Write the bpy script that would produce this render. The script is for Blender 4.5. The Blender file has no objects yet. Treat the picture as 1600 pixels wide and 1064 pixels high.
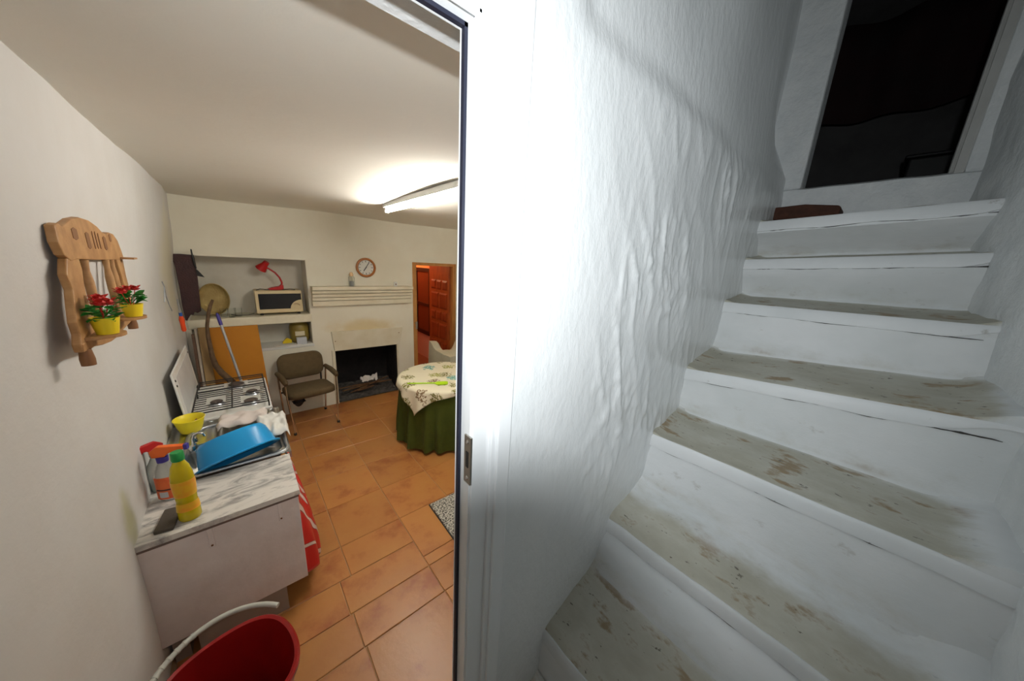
import bpy, bmesh, math, random
from mathutils import Vector, Matrix, noise
random.seed(7)
PI = math.pi
SC = bpy.context.scene
COL = SC.collection

# ------------------------------------------------------------ camera, world, light, exposure
EYE = Vector((0.0, 0.0, 2.1))
ROT = Matrix(((0.75617909, 0.11520706, -0.64414325),
              (-0.65214436, 0.21370413, -0.72735017),
              (0.0538602, 0.97008138, 0.23673023)))
cam = bpy.data.cameras.new('camera')
cam.sensor_width = 36.0
cam.lens = 490.0 / 1600.0 * 36.0
cam.clip_start = 0.005
camo = bpy.data.objects.new('camera', cam)
COL.objects.link(camo)
camo.matrix_world = Matrix.Translation(EYE) @ ROT.to_4x4()
SC.camera = camo

w = bpy.data.worlds.new('world'); SC.world = w
w.use_nodes = True
w.node_tree.nodes['Background'].inputs[0].default_value = (0.9, 0.95, 1.0, 1)
w.node_tree.nodes['Background'].inputs[1].default_value = 0.004

# the photographer's flash: the lamp that lights the stairwell
fl = bpy.data.lights.new('camera_flash', 'SPOT')
fl.energy = 47.0
fl.color = (0.94, 0.98, 1.0)
fl.spot_size = math.radians(146)
fl.spot_blend = 1.0
fl.shadow_soft_size = 0.014
flo = bpy.data.objects.new('camera_flash', fl)
COL.objects.link(flo)
flo.matrix_world = Matrix.Translation(EYE + ROT @ Vector((0, 0.095, 0.085))) @ ROT.to_4x4() @ Matrix.Rotation(math.radians(14), 4, 'X')

TUBE_STRENGTH = 178.0
SC.view_settings.view_transform = 'Standard'
SC.view_settings.look = 'None'
SC.view_settings.exposure = 0.0
SC.view_settings.gamma = 1.0
SC.view_settings.use_curve_mapping = False

# ------------------------------------------------------------ helpers
def ss(a, b, x):
    t = max(0.0, min(1.0, (x - a) / (b - a)))
    return t * t * (3 - 2 * t)
def nz(x, y, z, s=1.0):
    return noise.noise(Vector((x * s, y * s, z * s)))
def rz(v, a):
    c, s = math.cos(a), math.sin(a)
    return (v[0] * c - v[1] * s, v[0] * s + v[1] * c, v[2])

class B:
    def __init__(self):
        self.v = []; self.f = []; self.m = []
    def add(self, vs, fs, m=0):
        o = len(self.v)
        self.v += [tuple(p) for p in vs]
        for f in fs:
            self.f.append([i + o for i in f]); self.m.append(m)
        return self
    def box(self, x0, y0, z0, x1, y1, z1, m=0):
        return self.add([(x0, y0, z0), (x1, y0, z0), (x1, y1, z0), (x0, y1, z0), (x0, y0, z1), (x1, y0, z1), (x1, y1, z1), (x0, y1, z1)],
                        [(3, 2, 1, 0), (4, 5, 6, 7), (0, 1, 5, 4), (1, 2, 6, 5), (2, 3, 7, 6), (3, 0, 4, 7)], m)
    def tube(self, pts, r, n=10, m=0, cap=True):
        pts = [Vector(p) for p in pts]
        rs = r if isinstance(r, (list, tuple)) else [r] * len(pts)
        o = len(self.v); prev = None
        for i, p in enumerate(pts):
            d = (pts[min(i + 1, len(pts) - 1)] - pts[max(i - 1, 0)])
            d.normalize()
            if prev is None:
                a = d.orthogonal().normalized()
            else:
                a = (prev - d * prev.dot(d))
                a = a.normalized() if a.length > 1e-6 else d.orthogonal().normalized()
            prev = a; b = d.cross(a)
            for k in range(n):
                t = 2 * PI * k / n
                self.v.append(tuple(p + (a * math.cos(t) + b * math.sin(t)) * rs[i]))
        for i in range(len(pts) - 1):
            for k in range(n):
                k2 = (k + 1) % n
                self.f.append([o + i * n + k, o + i * n + k2, o + (i + 1) * n + k2, o + (i + 1) * n + k]); self.m.append(m)
        if cap:
            self.f.append([o + k for k in reversed(range(n))]); self.m.append(m)
            self.f.append([o + (len(pts) - 1) * n + k for k in range(n)]); self.m.append(m)
        return self
    def lathe(self, prof, n=24, c=(0, 0, 0), m=0, rfun=None, cap0=False, cap1=False, ex=1.0, ey=1.0):
        o = len(self.v)
        for (r, z) in prof:
            for k in range(n):
                t = 2 * PI * k / n
                rr = rfun(r, z, t) if rfun else r
                self.v.append((c[0] + rr * math.cos(t) * ex, c[1] + rr * math.sin(t) * ey, c[2] + z))
        for i in range(len(prof) - 1):
            for k in range(n):
                k2 = (k + 1) % n
                self.f.append([o + i * n + k, o + i * n + k2, o + (i + 1) * n + k2, o + (i + 1) * n + k]); self.m.append(m)
        if cap0:
            self.f.append([o + k for k in reversed(range(n))]); self.m.append(m)
        if cap1:
            self.f.append([o + (len(prof) - 1) * n + k for k in range(n)]); self.m.append(m)
        return self
    def prism(self, poly, axis, a, b, m=0):
        # poly: 2-D points; axis 0 -> (y,z), 1 -> (x,z), 2 -> (x,y)
        def P(p, h):
            return [(h, p[0], p[1]), (p[0], h, p[1]), (p[0], p[1], h)][axis]
        n = len(poly)
        vs = [P(p, a) for p in poly] + [P(p, b) for p in poly]
        fs = [list(range(n))[::-1], [n + i for i in range(n)]]
        fs += [[i, (i + 1) % n, n + (i + 1) % n, n + i] for i in range(n)]
        return self.add(vs, fs, m)
    def grid(self, fun, nu, nv, m=0, mfun=None):
        o = len(self.v)
        for j in range(nv + 1):
            for i in range(nu + 1):
                self.v.append(tuple(fun(i / nu, j / nv)))
        for j in range(nv):
            for i in range(nu):
                a = o + j * (nu + 1) + i
                self.f.append([a, a + 1, a + nu + 2, a + nu + 1])
                self.m.append(mfun(i, j) if mfun else m)
        return self
    def xf(self, M):
        self.v = [tuple(M @ Vector(p)) for p in self.v]
        return self
    def mesh(self, name, mats, smooth=None, fix=True):
        me = bpy.data.meshes.new(name)
        me.from_pydata(self.v, [], self.f)
        for mt in (mats if isinstance(mats, (list, tuple)) else [mats]):
            me.materials.append(MT[mt])
        for p, k in zip(me.polygons, self.m):
            p.material_index = k
        if fix:
            bm = bmesh.new(); bm.from_mesh(me)
            bmesh.ops.recalc_face_normals(bm, faces=bm.faces)
            bm.to_mesh(me); bm.free()
        if smooth is not None:
            for p in me.polygons:
                p.use_smooth = True
            me.set_sharp_from_angle(angle=math.radians(smooth))
        me.update()
        return me
    def build(self, name, mats, parent=None, smooth=None, bevel=0, solid=0, fix=True, loc=None, rot=None):
        me = self.mesh(name, mats, smooth, fix)
        o = bpy.data.objects.new(name, me)
        COL.objects.link(o)
        if parent: o.parent = parent
        if loc: o.location = loc
        if rot: o.rotation_euler = rot
        if solid:
            s = o.modifiers.new('solid', 'SOLIDIFY'); s.thickness = solid; s.offset = -1
        if bevel:
            b = o.modifiers.new('bevel', 'BEVEL'); b.width = bevel; b.segments = 2; b.limit_method = 'ANGLE'
            b.angle_limit = math.radians(40)
        return o

def tag(o, label, cat=None, group=None, kind=None):
    o['label'] = label
    if cat: o['category'] = cat
    if group: o['group'] = group
    if kind: o['kind'] = kind
    return o
def thing(name, label, cat, loc=(0, 0, 0), rotz=0.0, group=None, kind=None):
    o = bpy.data.objects.new(name, None); o.empty_display_size = 0.05
    COL.objects.link(o); o.location = loc; o.rotation_euler = (0, 0, rotz)
    return tag(o, label, cat, group, kind)

# ------------------------------------------------------------ materials
MT = {}
def nodes(name):
    m = bpy.data.materials.new(name); m.use_nodes = True
    MT[name] = m
    nt = m.node_tree
    return m, nt, nt.nodes['Principled BSDF']
def N(nt, t, **kw):
    n = nt.nodes.new(t)
    for k, v in kw.items():
        if k in n.inputs: n.inputs[k].default_value = v
        else: setattr(n, k, v)
    return n
def c4(c): return (c[0], c[1], c[2], 1)
def lin(r, g, b):
    return tuple(((x / 255) / 12.92 if x <= 10 else ((x / 255 + 0.055) / 1.055) ** 2.4) for x in (r, g, b))
def pm(name, col, rough=0.6, metal=0.0, col2=None, scale=6.0, detail=4.0, bump=0.0, bscale=40.0, stretch=(1, 1, 1), lo=0.35, hi=0.7,
       spec=0.5, trans=0.0, emis=None, estr=0.0, alpha=1.0, ior=1.45, sss=0.0, coat=0.0):
    m, nt, bs = nodes(name)
    L = nt.links.new
    bs.inputs['Base Color'].default_value = c4(col)
    bs.inputs['Roughness'].default_value = rough
    bs.inputs['Metallic'].default_value = metal
    bs.inputs['Specular IOR Level'].default_value = spec
    bs.inputs['IOR'].default_value = ior
    bs.inputs['Transmission Weight'].default_value = trans
    bs.inputs['Alpha'].default_value = alpha
    bs.inputs['Coat Weight'].default_value = coat
    tc = N(nt, 'ShaderNodeTexCoord'); mp = N(nt, 'ShaderNodeMapping')
    mp.inputs['Scale'].default_value = stretch
    L(tc.outputs['Object'], mp.inputs[0])
    if col2 is not None:
        n = N(nt, 'ShaderNodeTexNoise', Scale=scale, Detail=detail, Roughness=0.6)
        L(mp.outputs[0], n.inputs['Vector'])
        r = N(nt, 'ShaderNodeValToRGB')
        r.color_ramp.elements[0].position = lo; r.color_ramp.elements[0].color = c4(col)
        r.color_ramp.elements[1].position = hi; r.color_ramp.elements[1].color = c4(col2)
        L(n.outputs['Fac'], r.inputs[0]); L(r.outputs[0], bs.inputs['Base Color'])
    if bump:
        n2 = N(nt, 'ShaderNodeTexNoise', Scale=bscale, Detail=5.0, Roughness=0.6)
        L(mp.outputs[0], n2.inputs['Vector'])
        b = N(nt, 'ShaderNodeBump', Strength=bump, Distance=0.02)
        L(n2.outputs['Fac'], b.inputs['Height']); L(b.outputs[0], bs.inputs['Normal'])
    if emis is not None:
        bs.inputs['Emission Color'].default_value = c4(emis); bs.inputs['Emission Strength'].default_value = estr
    return m

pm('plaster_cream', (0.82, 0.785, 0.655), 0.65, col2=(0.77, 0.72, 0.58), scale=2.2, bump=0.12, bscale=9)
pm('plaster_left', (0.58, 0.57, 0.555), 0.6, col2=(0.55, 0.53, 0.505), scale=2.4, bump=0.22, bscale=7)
pm('ceiling_paint', (0.84, 0.815, 0.74), 0.8, col2=(0.81, 0.78, 0.70), scale=1.2, bump=0.05, bscale=20)
pm('plaster_white', (0.82, 0.84, 0.845), 0.26, col2=(0.77, 0.795, 0.80), scale=5, bump=0.16, bscale=38, stretch=(1, 1, 0.5))
pm('plaster_rough', (0.78, 0.80, 0.80), 0.45, col2=(0.68, 0.71, 0.72), scale=9, bump=0.4, bscale=28)
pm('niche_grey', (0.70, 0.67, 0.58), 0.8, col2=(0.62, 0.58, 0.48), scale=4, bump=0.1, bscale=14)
pm('shelf_cream', (0.80, 0.75, 0.58), 0.6, col2=(0.72, 0.66, 0.50), scale=8, bump=0.1)
pm('soot', (0.006, 0.005, 0.005), 0.9, col2=(0.014, 0.011, 0.010), scale=8, bump=0.5, bscale=20)
pm('ash', (0.11, 0.10, 0.09), 0.95, col2=(0.035, 0.03, 0.027), scale=22, bump=0.8, bscale=50)
pm('grout', (0.46, 0.31, 0.17), 0.85, col2=(0.38, 0.25, 0.13), scale=20)
pm('white_metal', (0.80, 0.82, 0.83), 0.3, spec=0.5)
pm('gasket', (0.012, 0.014, 0.03), 0.5)
pm('steel', (0.62, 0.62, 0.60), 0.28, 1.0, bump=0.03, bscale=80)
pm('plate_steel', (0.42, 0.40, 0.36), 0.35, 1.0)
pm('chrome', (0.75, 0.75, 0.74), 0.12, 1.0)
pm('black_iron', (0.012, 0.012, 0.012), 0.45)
pm('dark_void', (0.17, 0.165, 0.165), 0.9, col2=(0.12, 0.115, 0.115), scale=3)
pm('dark_wine', (0.045, 0.022, 0.022), 0.9, col2=(0.03, 0.022, 0.022), scale=3)
pm('dark_grey', (0.30, 0.30, 0.31), 0.9)
pm('enamel', (0.80, 0.80, 0.77), 0.25, col2=(0.72, 0.71, 0.66), scale=7)
pm('enamel_lid', (0.70, 0.70, 0.69), 0.22, col2=(0.60, 0.60, 0.60), scale=4)
pm('stove_side', (0.30, 0.22, 0.13), 0.5, col2=(0.22, 0.15, 0.09), scale=9)
pm('knob_red', (0.30, 0.05, 0.02), 0.4)
pm('burner_cap', (0.05, 0.04, 0.035), 0.5, col2=(0.09, 0.06, 0.05), scale=20)
pm('pine', (0.50, 0.23, 0.06), 0.5, col2=(0.38, 0.16, 0.04), scale=5, stretch=(3, 3, 0.6), bump=0.05)
pm('rack_wood', (0.44, 0.24, 0.095), 0.5, col2=(0.29, 0.135, 0.045), scale=7, stretch=(1, 2.5, 2), bump=0.08)
pm('rack_dark', (0.20, 0.085, 0.03), 0.55)
pm('orange_board', (0.50, 0.20, 0.014), 0.55, col2=(0.44, 0.165, 0.012), scale=3, spec=0.25)
pm('plank_wood', (0.42, 0.27, 0.11), 0.6, col2=(0.32, 0.19, 0.07), scale=8, stretch=(3, 3, 0.5))
pm('plank_dark', (0.12, 0.06, 0.03), 0.6)
pm('plank_pale', (0.55, 0.47, 0.38), 0.6)
pm('branch', (0.17, 0.10, 0.05), 0.7, col2=(0.08, 0.045, 0.022), scale=18, bump=0.5, bscale=60)
pm('maroon', (0.045, 0.012, 0.012), 0.38, col2=(0.028, 0.008, 0.008), scale=14, bump=0.3, bscale=70)
pm('straw', (0.45, 0.33, 0.12), 0.55, col2=(0.34, 0.23, 0.07), scale=9, bump=0.4, bscale=60)
pm('microwave_body', (0.68, 0.56, 0.33), 0.4)
pm('microwave_glass', (0.006, 0.007, 0.010), 0.08, spec=0.6)
pm('red_plastic', (0.46, 0.012, 0.012), 0.3)
pm('bucket_red', (0.30, 0.007, 0.007), 0.35, col2=(0.26, 0.006, 0.006), scale=5)
pm('bucket_handle', (0.50, 0.50, 0.45), 0.5)
pm('yellow_plastic', (0.78, 0.58, 0.02), 0.35)
pm('yellow_bowl', (0.80, 0.66, 0.02), 0.35)
pm('leaf_green', (0.015, 0.16, 0.018), 0.5, col2=(0.03, 0.25, 0.03), scale=30)
pm('petal_red', (0.50, 0.014, 0.010), 0.5, col2=(0.35, 0.008, 0.006), scale=30)
pm('screw_orange', (0.75, 0.07, 0.012), 0.4)
pm('blue_plastic', (0.02, 0.10, 0.40), 0.4)
pm('violet_plastic', (0.045, 0.03, 0.25), 0.4)
pm('grey_metal', (0.40, 0.42, 0.45), 0.35, 0.8)
pm('mop_pole', (0.45, 0.45, 0.46), 0.35, 0.3)
pm('basin_blue', (0.010, 0.28, 0.62), 0.32, spec=0.5)
pm('cloth_white', (0.66, 0.65, 0.61), 0.9, bump=0.15, bscale=60)
pm('cloth_pink', (0.62, 0.55, 0.51), 0.9, bump=0.15, bscale=60)
pm('sponge_dark', (0.075, 0.06, 0.045), 0.9, bump=0.3, bscale=90)
pm('soap_yellow', (0.72, 0.58, 0.01), 0.10, col2=(0.66, 0.50, 0.005), scale=5, trans=0.35, spec=0.5)
pm('soap_clear', (0.80, 0.72, 0.16), 0.06, trans=0.75)
pm('soap_label', (0.75, 0.30, 0.02), 0.4, col2=(0.72, 0.50, 0.02), scale=20)
pm('soap_cap', (0.01, 0.24, 0.05), 0.4)
pm('clear_plastic', (0.80, 0.80, 0.77), 0.12, trans=0.7)
pm('green_liquid', (0.01, 0.16, 0.07), 0.15, trans=0.25)
pm('spray_orange', (0.80, 0.14, 0.015), 0.4)
pm('label_orange', (0.78, 0.16, 0.04), 0.45, col2=(0.70, 0.10, 0.03), scale=14)
pm('label_pale', (0.50, 0.52, 0.55), 0.5)
pm('label_dark', (0.06, 0.02, 0.02), 0.5)
pm('panel_lilac', (0.76, 0.685, 0.66), 0.75, col2=(0.66, 0.58, 0.55), scale=5, bump=0.15, bscale=18)
pm('panel_leg', (0.30, 0.24, 0.20), 0.7)
pm('slab_edge', (0.16, 0.11, 0.09), 0.6)
pm('chair_fabric', (0.105, 0.072, 0.032), 0.95, col2=(0.085, 0.056, 0.024), scale=25, bump=0.3, bscale=260)
pm('rubber', (0.02, 0.018, 0.016), 0.7)
pm('clock_wood', (0.45, 0.17, 0.04), 0.4, col2=(0.36, 0.12, 0.03), scale=12)
pm('clock_face', (0.72, 0.71, 0.64), 0.5)
pm('ink', (0.02, 0.02, 0.025), 0.6)
pm('mantel', (0.78, 0.72, 0.56), 0.6, col2=(0.70, 0.63, 0.46), scale=6)
pm('hood_white', (0.74, 0.69, 0.55), 0.55, col2=(0.66, 0.59, 0.42), scale=4)
pm('log', (0.20, 0.10, 0.04), 0.8, col2=(0.06, 0.03, 0.015), scale=12, bump=0.5)
pm('paper', (0.72, 0.70, 0.66), 0.8)
pm('door_red', (0.36, 0.085, 0.018), 0.42, col2=(0.27, 0.055, 0.012), scale=6, stretch=(3, 3, 0.7))
pm('door_panel', (0.27, 0.050, 0.012), 0.42, col2=(0.20, 0.035, 0.009), scale=8)
pm('passage_orange', (0.62, 0.24, 0.075), 0.7)
pm('passage_pink', (0.62, 0.30, 0.20), 0.7)
pm('cabinet_dark', (0.035, 0.010, 0.006), 0.4)
pm('cabinet_pane', (0.16, 0.035, 0.012), 0.3)
pm('passage_tile', (0.24, 0.07, 0.025), 0.5)
pm('skirt_green', (0.055, 0.075, 0.004), 0.95, col2=(0.043, 0.060, 0.003), scale=10)
pm('sheet_pale', (0.56, 0.54, 0.40), 0.85, col2=(0.48, 0.46, 0.33), scale=5)
pm('lime', (0.42, 0.72, 0.01), 0.35)
pm('tube_housing', (0.78, 0.78, 0.74), 0.4)
pm('tube_glow', (1, 1, 1), 0.5, emis=(1.0, 0.955, 0.87), estr=TUBE_STRENGTH)
pm('brick_brown', (0.085, 0.032, 0.018), 0.85, col2=(0.05, 0.02, 0.012), scale=25, bump=0.3)
pm('glass_bottle', (0.95, 0.97, 0.96), 0.02, trans=1.0, ior=1.2)
pm('cable', (0.03, 0.03, 0.03), 0.5)
pm('green_scrub', (0.02, 0.22, 0.08), 0.9)
pm('jar_olive', (0.32, 0.24, 0.05), 0.35, col2=(0.22, 0.15, 0.03), scale=10)
pm('jar_label', (0.66, 0.60, 0.42), 0.6)
pm('paint_white', (0.74, 0.74, 0.70), 0.6)
pm('frame_grey', (0.50, 0.50, 0.48), 0.6, col2=(0.42, 0.42, 0.40), scale=6)
pm('crack', (0.06, 0.055, 0.05), 0.9)
pm('candle', (0.80, 0.55, 0.30), 0.5)

def stain(name, centre, size, col, amount=0.7, nscale=9.0):
    # an old discoloured patch with a ragged outline at one spot of a wall
    m = MT[name]; nt = m.node_tree; L = nt.links.new; bs = nt.nodes['Principled BSDF']
    src = bs.inputs['Base Color'].links[0].from_socket
    tc = N(nt, 'ShaderNodeTexCoord'); mp = N(nt, 'ShaderNodeMapping', vector_type='TEXTURE')
    mp.inputs['Location'].default_value = centre; mp.inputs['Scale'].default_value = size
    L(tc.outputs['Object'], mp.inputs[0])
    ln = N(nt, 'ShaderNodeVectorMath', operation='LENGTH'); L(mp.outputs[0], ln.inputs[0])
    n = N(nt, 'ShaderNodeTexNoise', Scale=nscale, Detail=4.0); L(tc.outputs['Object'], n.inputs['Vector'])
    ad = N(nt, 'ShaderNodeMath', operation='ADD'); L(ln.outputs['Value'], ad.inputs[0]); L(n.outputs['Fac'], ad.inputs[1])
    mr = N(nt, 'ShaderNodeMapRange', interpolation_type='SMOOTHSTEP'); L(ad.outputs[0], mr.inputs[0])
    mr.inputs[1].default_value = 0.7; mr.inputs[2].default_value = 1.45; mr.inputs[3].default_value = amount; mr.inputs[4].default_value = 0.0
    mx = N(nt, 'ShaderNodeMix', data_type='RGBA'); L(mr.outputs[0], mx.inputs[0]); L(src, mx.inputs[6]); mx.inputs[7].default_value = c4(col)
    L(mx.outputs[2], bs.inputs['Base Color'])
stain('plaster_left', (-0.47, 1.93, 0.92), (0.15, 0.10, 0.22), (0.46, 0.45, 0.22), 0.75)
stain('plaster_left', (-0.45, 4.3, 1.9), (0.2, 0.7, 0.8), (0.62, 0.56, 0.36), 0.6, 3.0)
stain('plaster_cream', (1.35, 4.77, 1.10), (0.62, 0.2, 0.17), (0.66, 0.52, 0.26), 0.75, 6.0)

# terracotta tile, tinted a little by object
def mk_tile():
    m, nt, bs = nodes('terracotta')
    L = nt.links.new
    oi = N(nt, 'ShaderNodeObjectInfo'); tc = N(nt, 'ShaderNodeTexCoord')
    add = N(nt, 'ShaderNodeVectorMath', operation='ADD')
    sc = N(nt, 'ShaderNodeMath', operation='MULTIPLY'); sc.inputs[1].default_value = 37.0
    L(oi.outputs['Random'], sc.inputs[0]); L(tc.outputs['Object'], add.inputs[0]); L(sc.outputs[0], add.inputs[1])
    n = N(nt, 'ShaderNodeTexNoise', Scale=3.5, Detail=5.0, Roughness=0.6)
    L(add.outputs[0], n.inputs['Vector'])
    r = N(nt, 'ShaderNodeValToRGB')
    e = r.color_ramp.elements
    e[0].position = 0.33; e[0].color = c4((0.32, 0.098, 0.028))
    e[1].position = 0.66; e[1].color = c4((0.46, 0.205, 0.055))
    x = e.new(0.47); x.color = c4((0.44, 0.182, 0.050))
    L(n.outputs['Fac'], r.inputs[0])
    hsv = N(nt, 'ShaderNodeHueSaturation')
    mr = N(nt, 'ShaderNodeMapRange'); mr.inputs[3].default_value = 0.90; mr.inputs[4].default_value = 1.08
    L(oi.outputs['Random'], mr.inputs[0]); L(mr.outputs[0], hsv.inputs['Value'])
    L(r.outputs[0], hsv.inputs['Color']); L(hsv.outputs[0], bs.inputs['Base Color'])
    n2 = N(nt, 'ShaderNodeTexNoise', Scale=30.0, Detail=3.0)
    L(add.outputs[0], n2.inputs['Vector'])
    b = N(nt, 'ShaderNodeBump', Strength=0.06, Distance=0.02)
    L(n2.outputs['Fac'], b.inputs['Height']); L(b.outputs[0], bs.inputs['Normal'])
    bs.inputs['Roughness'].default_value = 0.36
mk_tile()

def mk_marble():
    m, nt, bs = nodes('marble'); L = nt.links.new
    tc = N(nt, 'ShaderNodeTexCoord'); mp = N(nt, 'ShaderNodeMapping')
    mp.inputs['Rotation'].default_value = (0, 0, 0.9); mp.inputs['Scale'].default_value = (1, 2.6, 1)
    L(tc.outputs['Object'], mp.inputs[0])
    n = N(nt, 'ShaderNodeTexNoise', Scale=5.0, Detail=7.0, Roughness=0.65, Distortion=1.2)
    L(mp.outputs[0], n.inputs['Vector'])
    r = N(nt, 'ShaderNodeValToRGB'); e = r.color_ramp.elements
    e[0].position = 0.36; e[0].color = c4((0.26, 0.25, 0.24)); e[1].position = 0.54; e[1].color = c4((0.66, 0.63, 0.58))
    L(n.outputs['Fac'], r.inputs[0]); L(r.outputs[0], bs.inputs['Base Color'])
    bs.inputs['Roughness'].default_value = 0.25
mk_marble()

def mk_stone(name, a, b, scale, thr=(0.42, 0.55), rough=0.8):
    m, nt, bs = nodes(name); L = nt.links.new
    tc = N(nt, 'ShaderNodeTexCoord')
    n = N(nt, 'ShaderNodeTexNoise', Scale=scale, Detail=2.0)
    L(tc.outputs['Object'], n.inputs['Vector'])
    r = N(nt, 'ShaderNodeValToRGB'); e = r.color_ramp.elements
    e[0].position = thr[0]; e[0].color = c4(a); e[1].position = thr[1]; e[1].color = c4(b)
    L(n.outputs['Fac'], r.inputs[0]); L(r.outputs[0], bs.inputs['Base Color'])
    bs.inputs['Roughness'].default_value = rough
mk_stone('mat_speckle', (0.07, 0.065, 0.055), (0.52, 0.50, 0.43), 75.0)

def mk_step():
    m, nt, bs = nodes('step_paint'); L = nt.links.new
    tc = N(nt, 'ShaderNodeTexCoord')
    mp = N(nt, 'ShaderNodeMapping'); mp.inputs['Scale'].default_value = (2.0, 0.9, 1.4)
    L(tc.outputs['Object'], mp.inputs[0])
    def noise_ramp(scale, det, stops, rough=0.62, vec=mp):
        n = N(nt, 'ShaderNodeTexNoise', Scale=scale, Detail=det, Roughness=rough)
        L(vec.outputs[0], n.inputs['Vector'])
        r = N(nt, 'ShaderNodeValToRGB'); e = r.color_ramp.elements
        e[0].position, e[0].color = stops[0]; e[1].position, e[1].color = stops[-1]
        for p, c in stops[1:-1]:
            x = e.new(p); x.color = c
        L(n.outputs['Fac'], r.inputs[0]); return n, r
    def mix(fac, a, b):
        mx = N(nt, 'ShaderNodeMix', data_type='RGBA'); L(fac, mx.inputs[0])
        for i, q in ((6, a), (7, b)):
            if isinstance(q, tuple): mx.inputs[i].default_value = q
            else: L(q, mx.inputs[i])
        return mx.outputs[2]
    K, W_ = (0, 0, 0, 1), (1, 1, 1, 1)
    _, white = noise_ramp(3.0, 4.0, [(0.35, c4((0.70, 0.73, 0.735))), (0.65, c4((0.79, 0.81, 0.82)))])
    n1, smudge = noise_ramp(10.0, 6.0, [(0.64, K), (0.80, (0.8, 0.8, 0.8, 1))], 0.7)
    riser = mix(smudge.outputs[0], white.outputs[0], c4((0.36, 0.34, 0.29)))
    _, dirt = noise_ramp(4.5, 6.0, [(0.32, c4((0.42, 0.40, 0.32))), (0.5, c4((0.50, 0.485, 0.405))), (0.68, c4((0.60, 0.595, 0.53)))])
    n2, patch = noise_ramp(9.0, 6.0, [(0.56, K), (0.64, W_)])
    d2_ = mix(patch.outputs[0], dirt.outputs[0], c4((0.34, 0.26, 0.16)))
    n3, fleck = noise_ramp(34.0, 3.0, [(0.66, K), (0.70, W_)])
    d3_ = mix(fleck.outputs[0], d2_, c4((0.16, 0.14, 0.11)))
    n4, grey = noise_ramp(14.0, 5.0, [(0.62, K), (0.70, (0.7, 0.7, 0.7, 1))], 0.6, tc_map)  if False else (n1, smudge)
    at = N(nt, 'ShaderNodeAttribute', attribute_name='wear')
    nn = N(nt, 'ShaderNodeTexNoise', Scale=11.0, Detail=6.0, Roughness=0.65); L(mp.outputs[0], nn.inputs['Vector'])
    sm = N(nt, 'ShaderNodeMath', operation='MULTIPLY_ADD'); L(nn.outputs['Fac'], sm.inputs[0]); sm.inputs[1].default_value = 0.9; sm.inputs[2].default_value = -0.45
    ad = N(nt, 'ShaderNodeMath', operation='ADD'); L(at.outputs['Fac'], ad.inputs[0]); L(sm.outputs[0], ad.inputs[1])
    rr = N(nt, 'ShaderNodeMapRange', interpolation_type='SMOOTHSTEP'); L(ad.outputs[0], rr.inputs[0]); rr.inputs[1].default_value = 0.12; rr.inputs[2].default_value = 0.88
    L(mix(rr.outputs[0], riser, d3_), bs.inputs['Base Color'])
    b = N(nt, 'ShaderNodeBump', Strength=0.14, Distance=0.02)
    L(n2.outputs['Fac'], b.inputs['Height']); L(b.outputs[0], bs.inputs['Normal'])
    bs.inputs['Roughness'].default_value = 0.55
mk_step()

def mk_riser():
    m, nt, bs = nodes('riser_white'); L = nt.links.new
    tc = N(nt, 'ShaderNodeTexCoord')
    n = N(nt, 'ShaderNodeTexNoise', Scale=3.0, Detail=4.0)
    L(tc.outputs['Object'], n.inputs['Vector'])
    r = N(nt, 'ShaderNodeValToRGB'); e = r.color_ramp.elements
    e[0].position = 0.35; e[0].color = c4((0.70, 0.73, 0.74)); e[1].position = 0.65; e[1].color = c4((0.80, 0.82, 0.83))
    L(n.outputs['Fac'], r.inputs[0])
    n2 = N(nt, 'ShaderNodeTexNoise', Scale=11.0, Detail=6.0, Roughness=0.7)
    L(tc.outputs['Object'], n2.inputs['Vector'])
    r2 = N(nt, 'ShaderNodeValToRGB'); e = r2.color_ramp.elements
    e[0].position = 0.66; e[0].color = (0, 0, 0, 1); e[1].position = 0.76; e[1].color = (1, 1, 1, 1)
    L(n2.outputs['Fac'], r2.inputs[0])
    mx = N(nt, 'ShaderNodeMix', data_type='RGBA')
    L(r2.outputs[0], mx.inputs[0]); L(r.outputs[0], mx.inputs[6]); mx.inputs[7].default_value = c4((0.33, 0.31, 0.26))
    L(mx.outputs[2], bs.inputs['Base Color'])
    b = N(nt, 'ShaderNodeBump', Strength=0.10, Distance=0.02)
    L(n2.outputs['Fac'], b.inputs['Height']); L(b.outputs[0], bs.inputs['Normal'])
    bs.inputs['Roughness'].default_value = 0.5
mk_riser()

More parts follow.
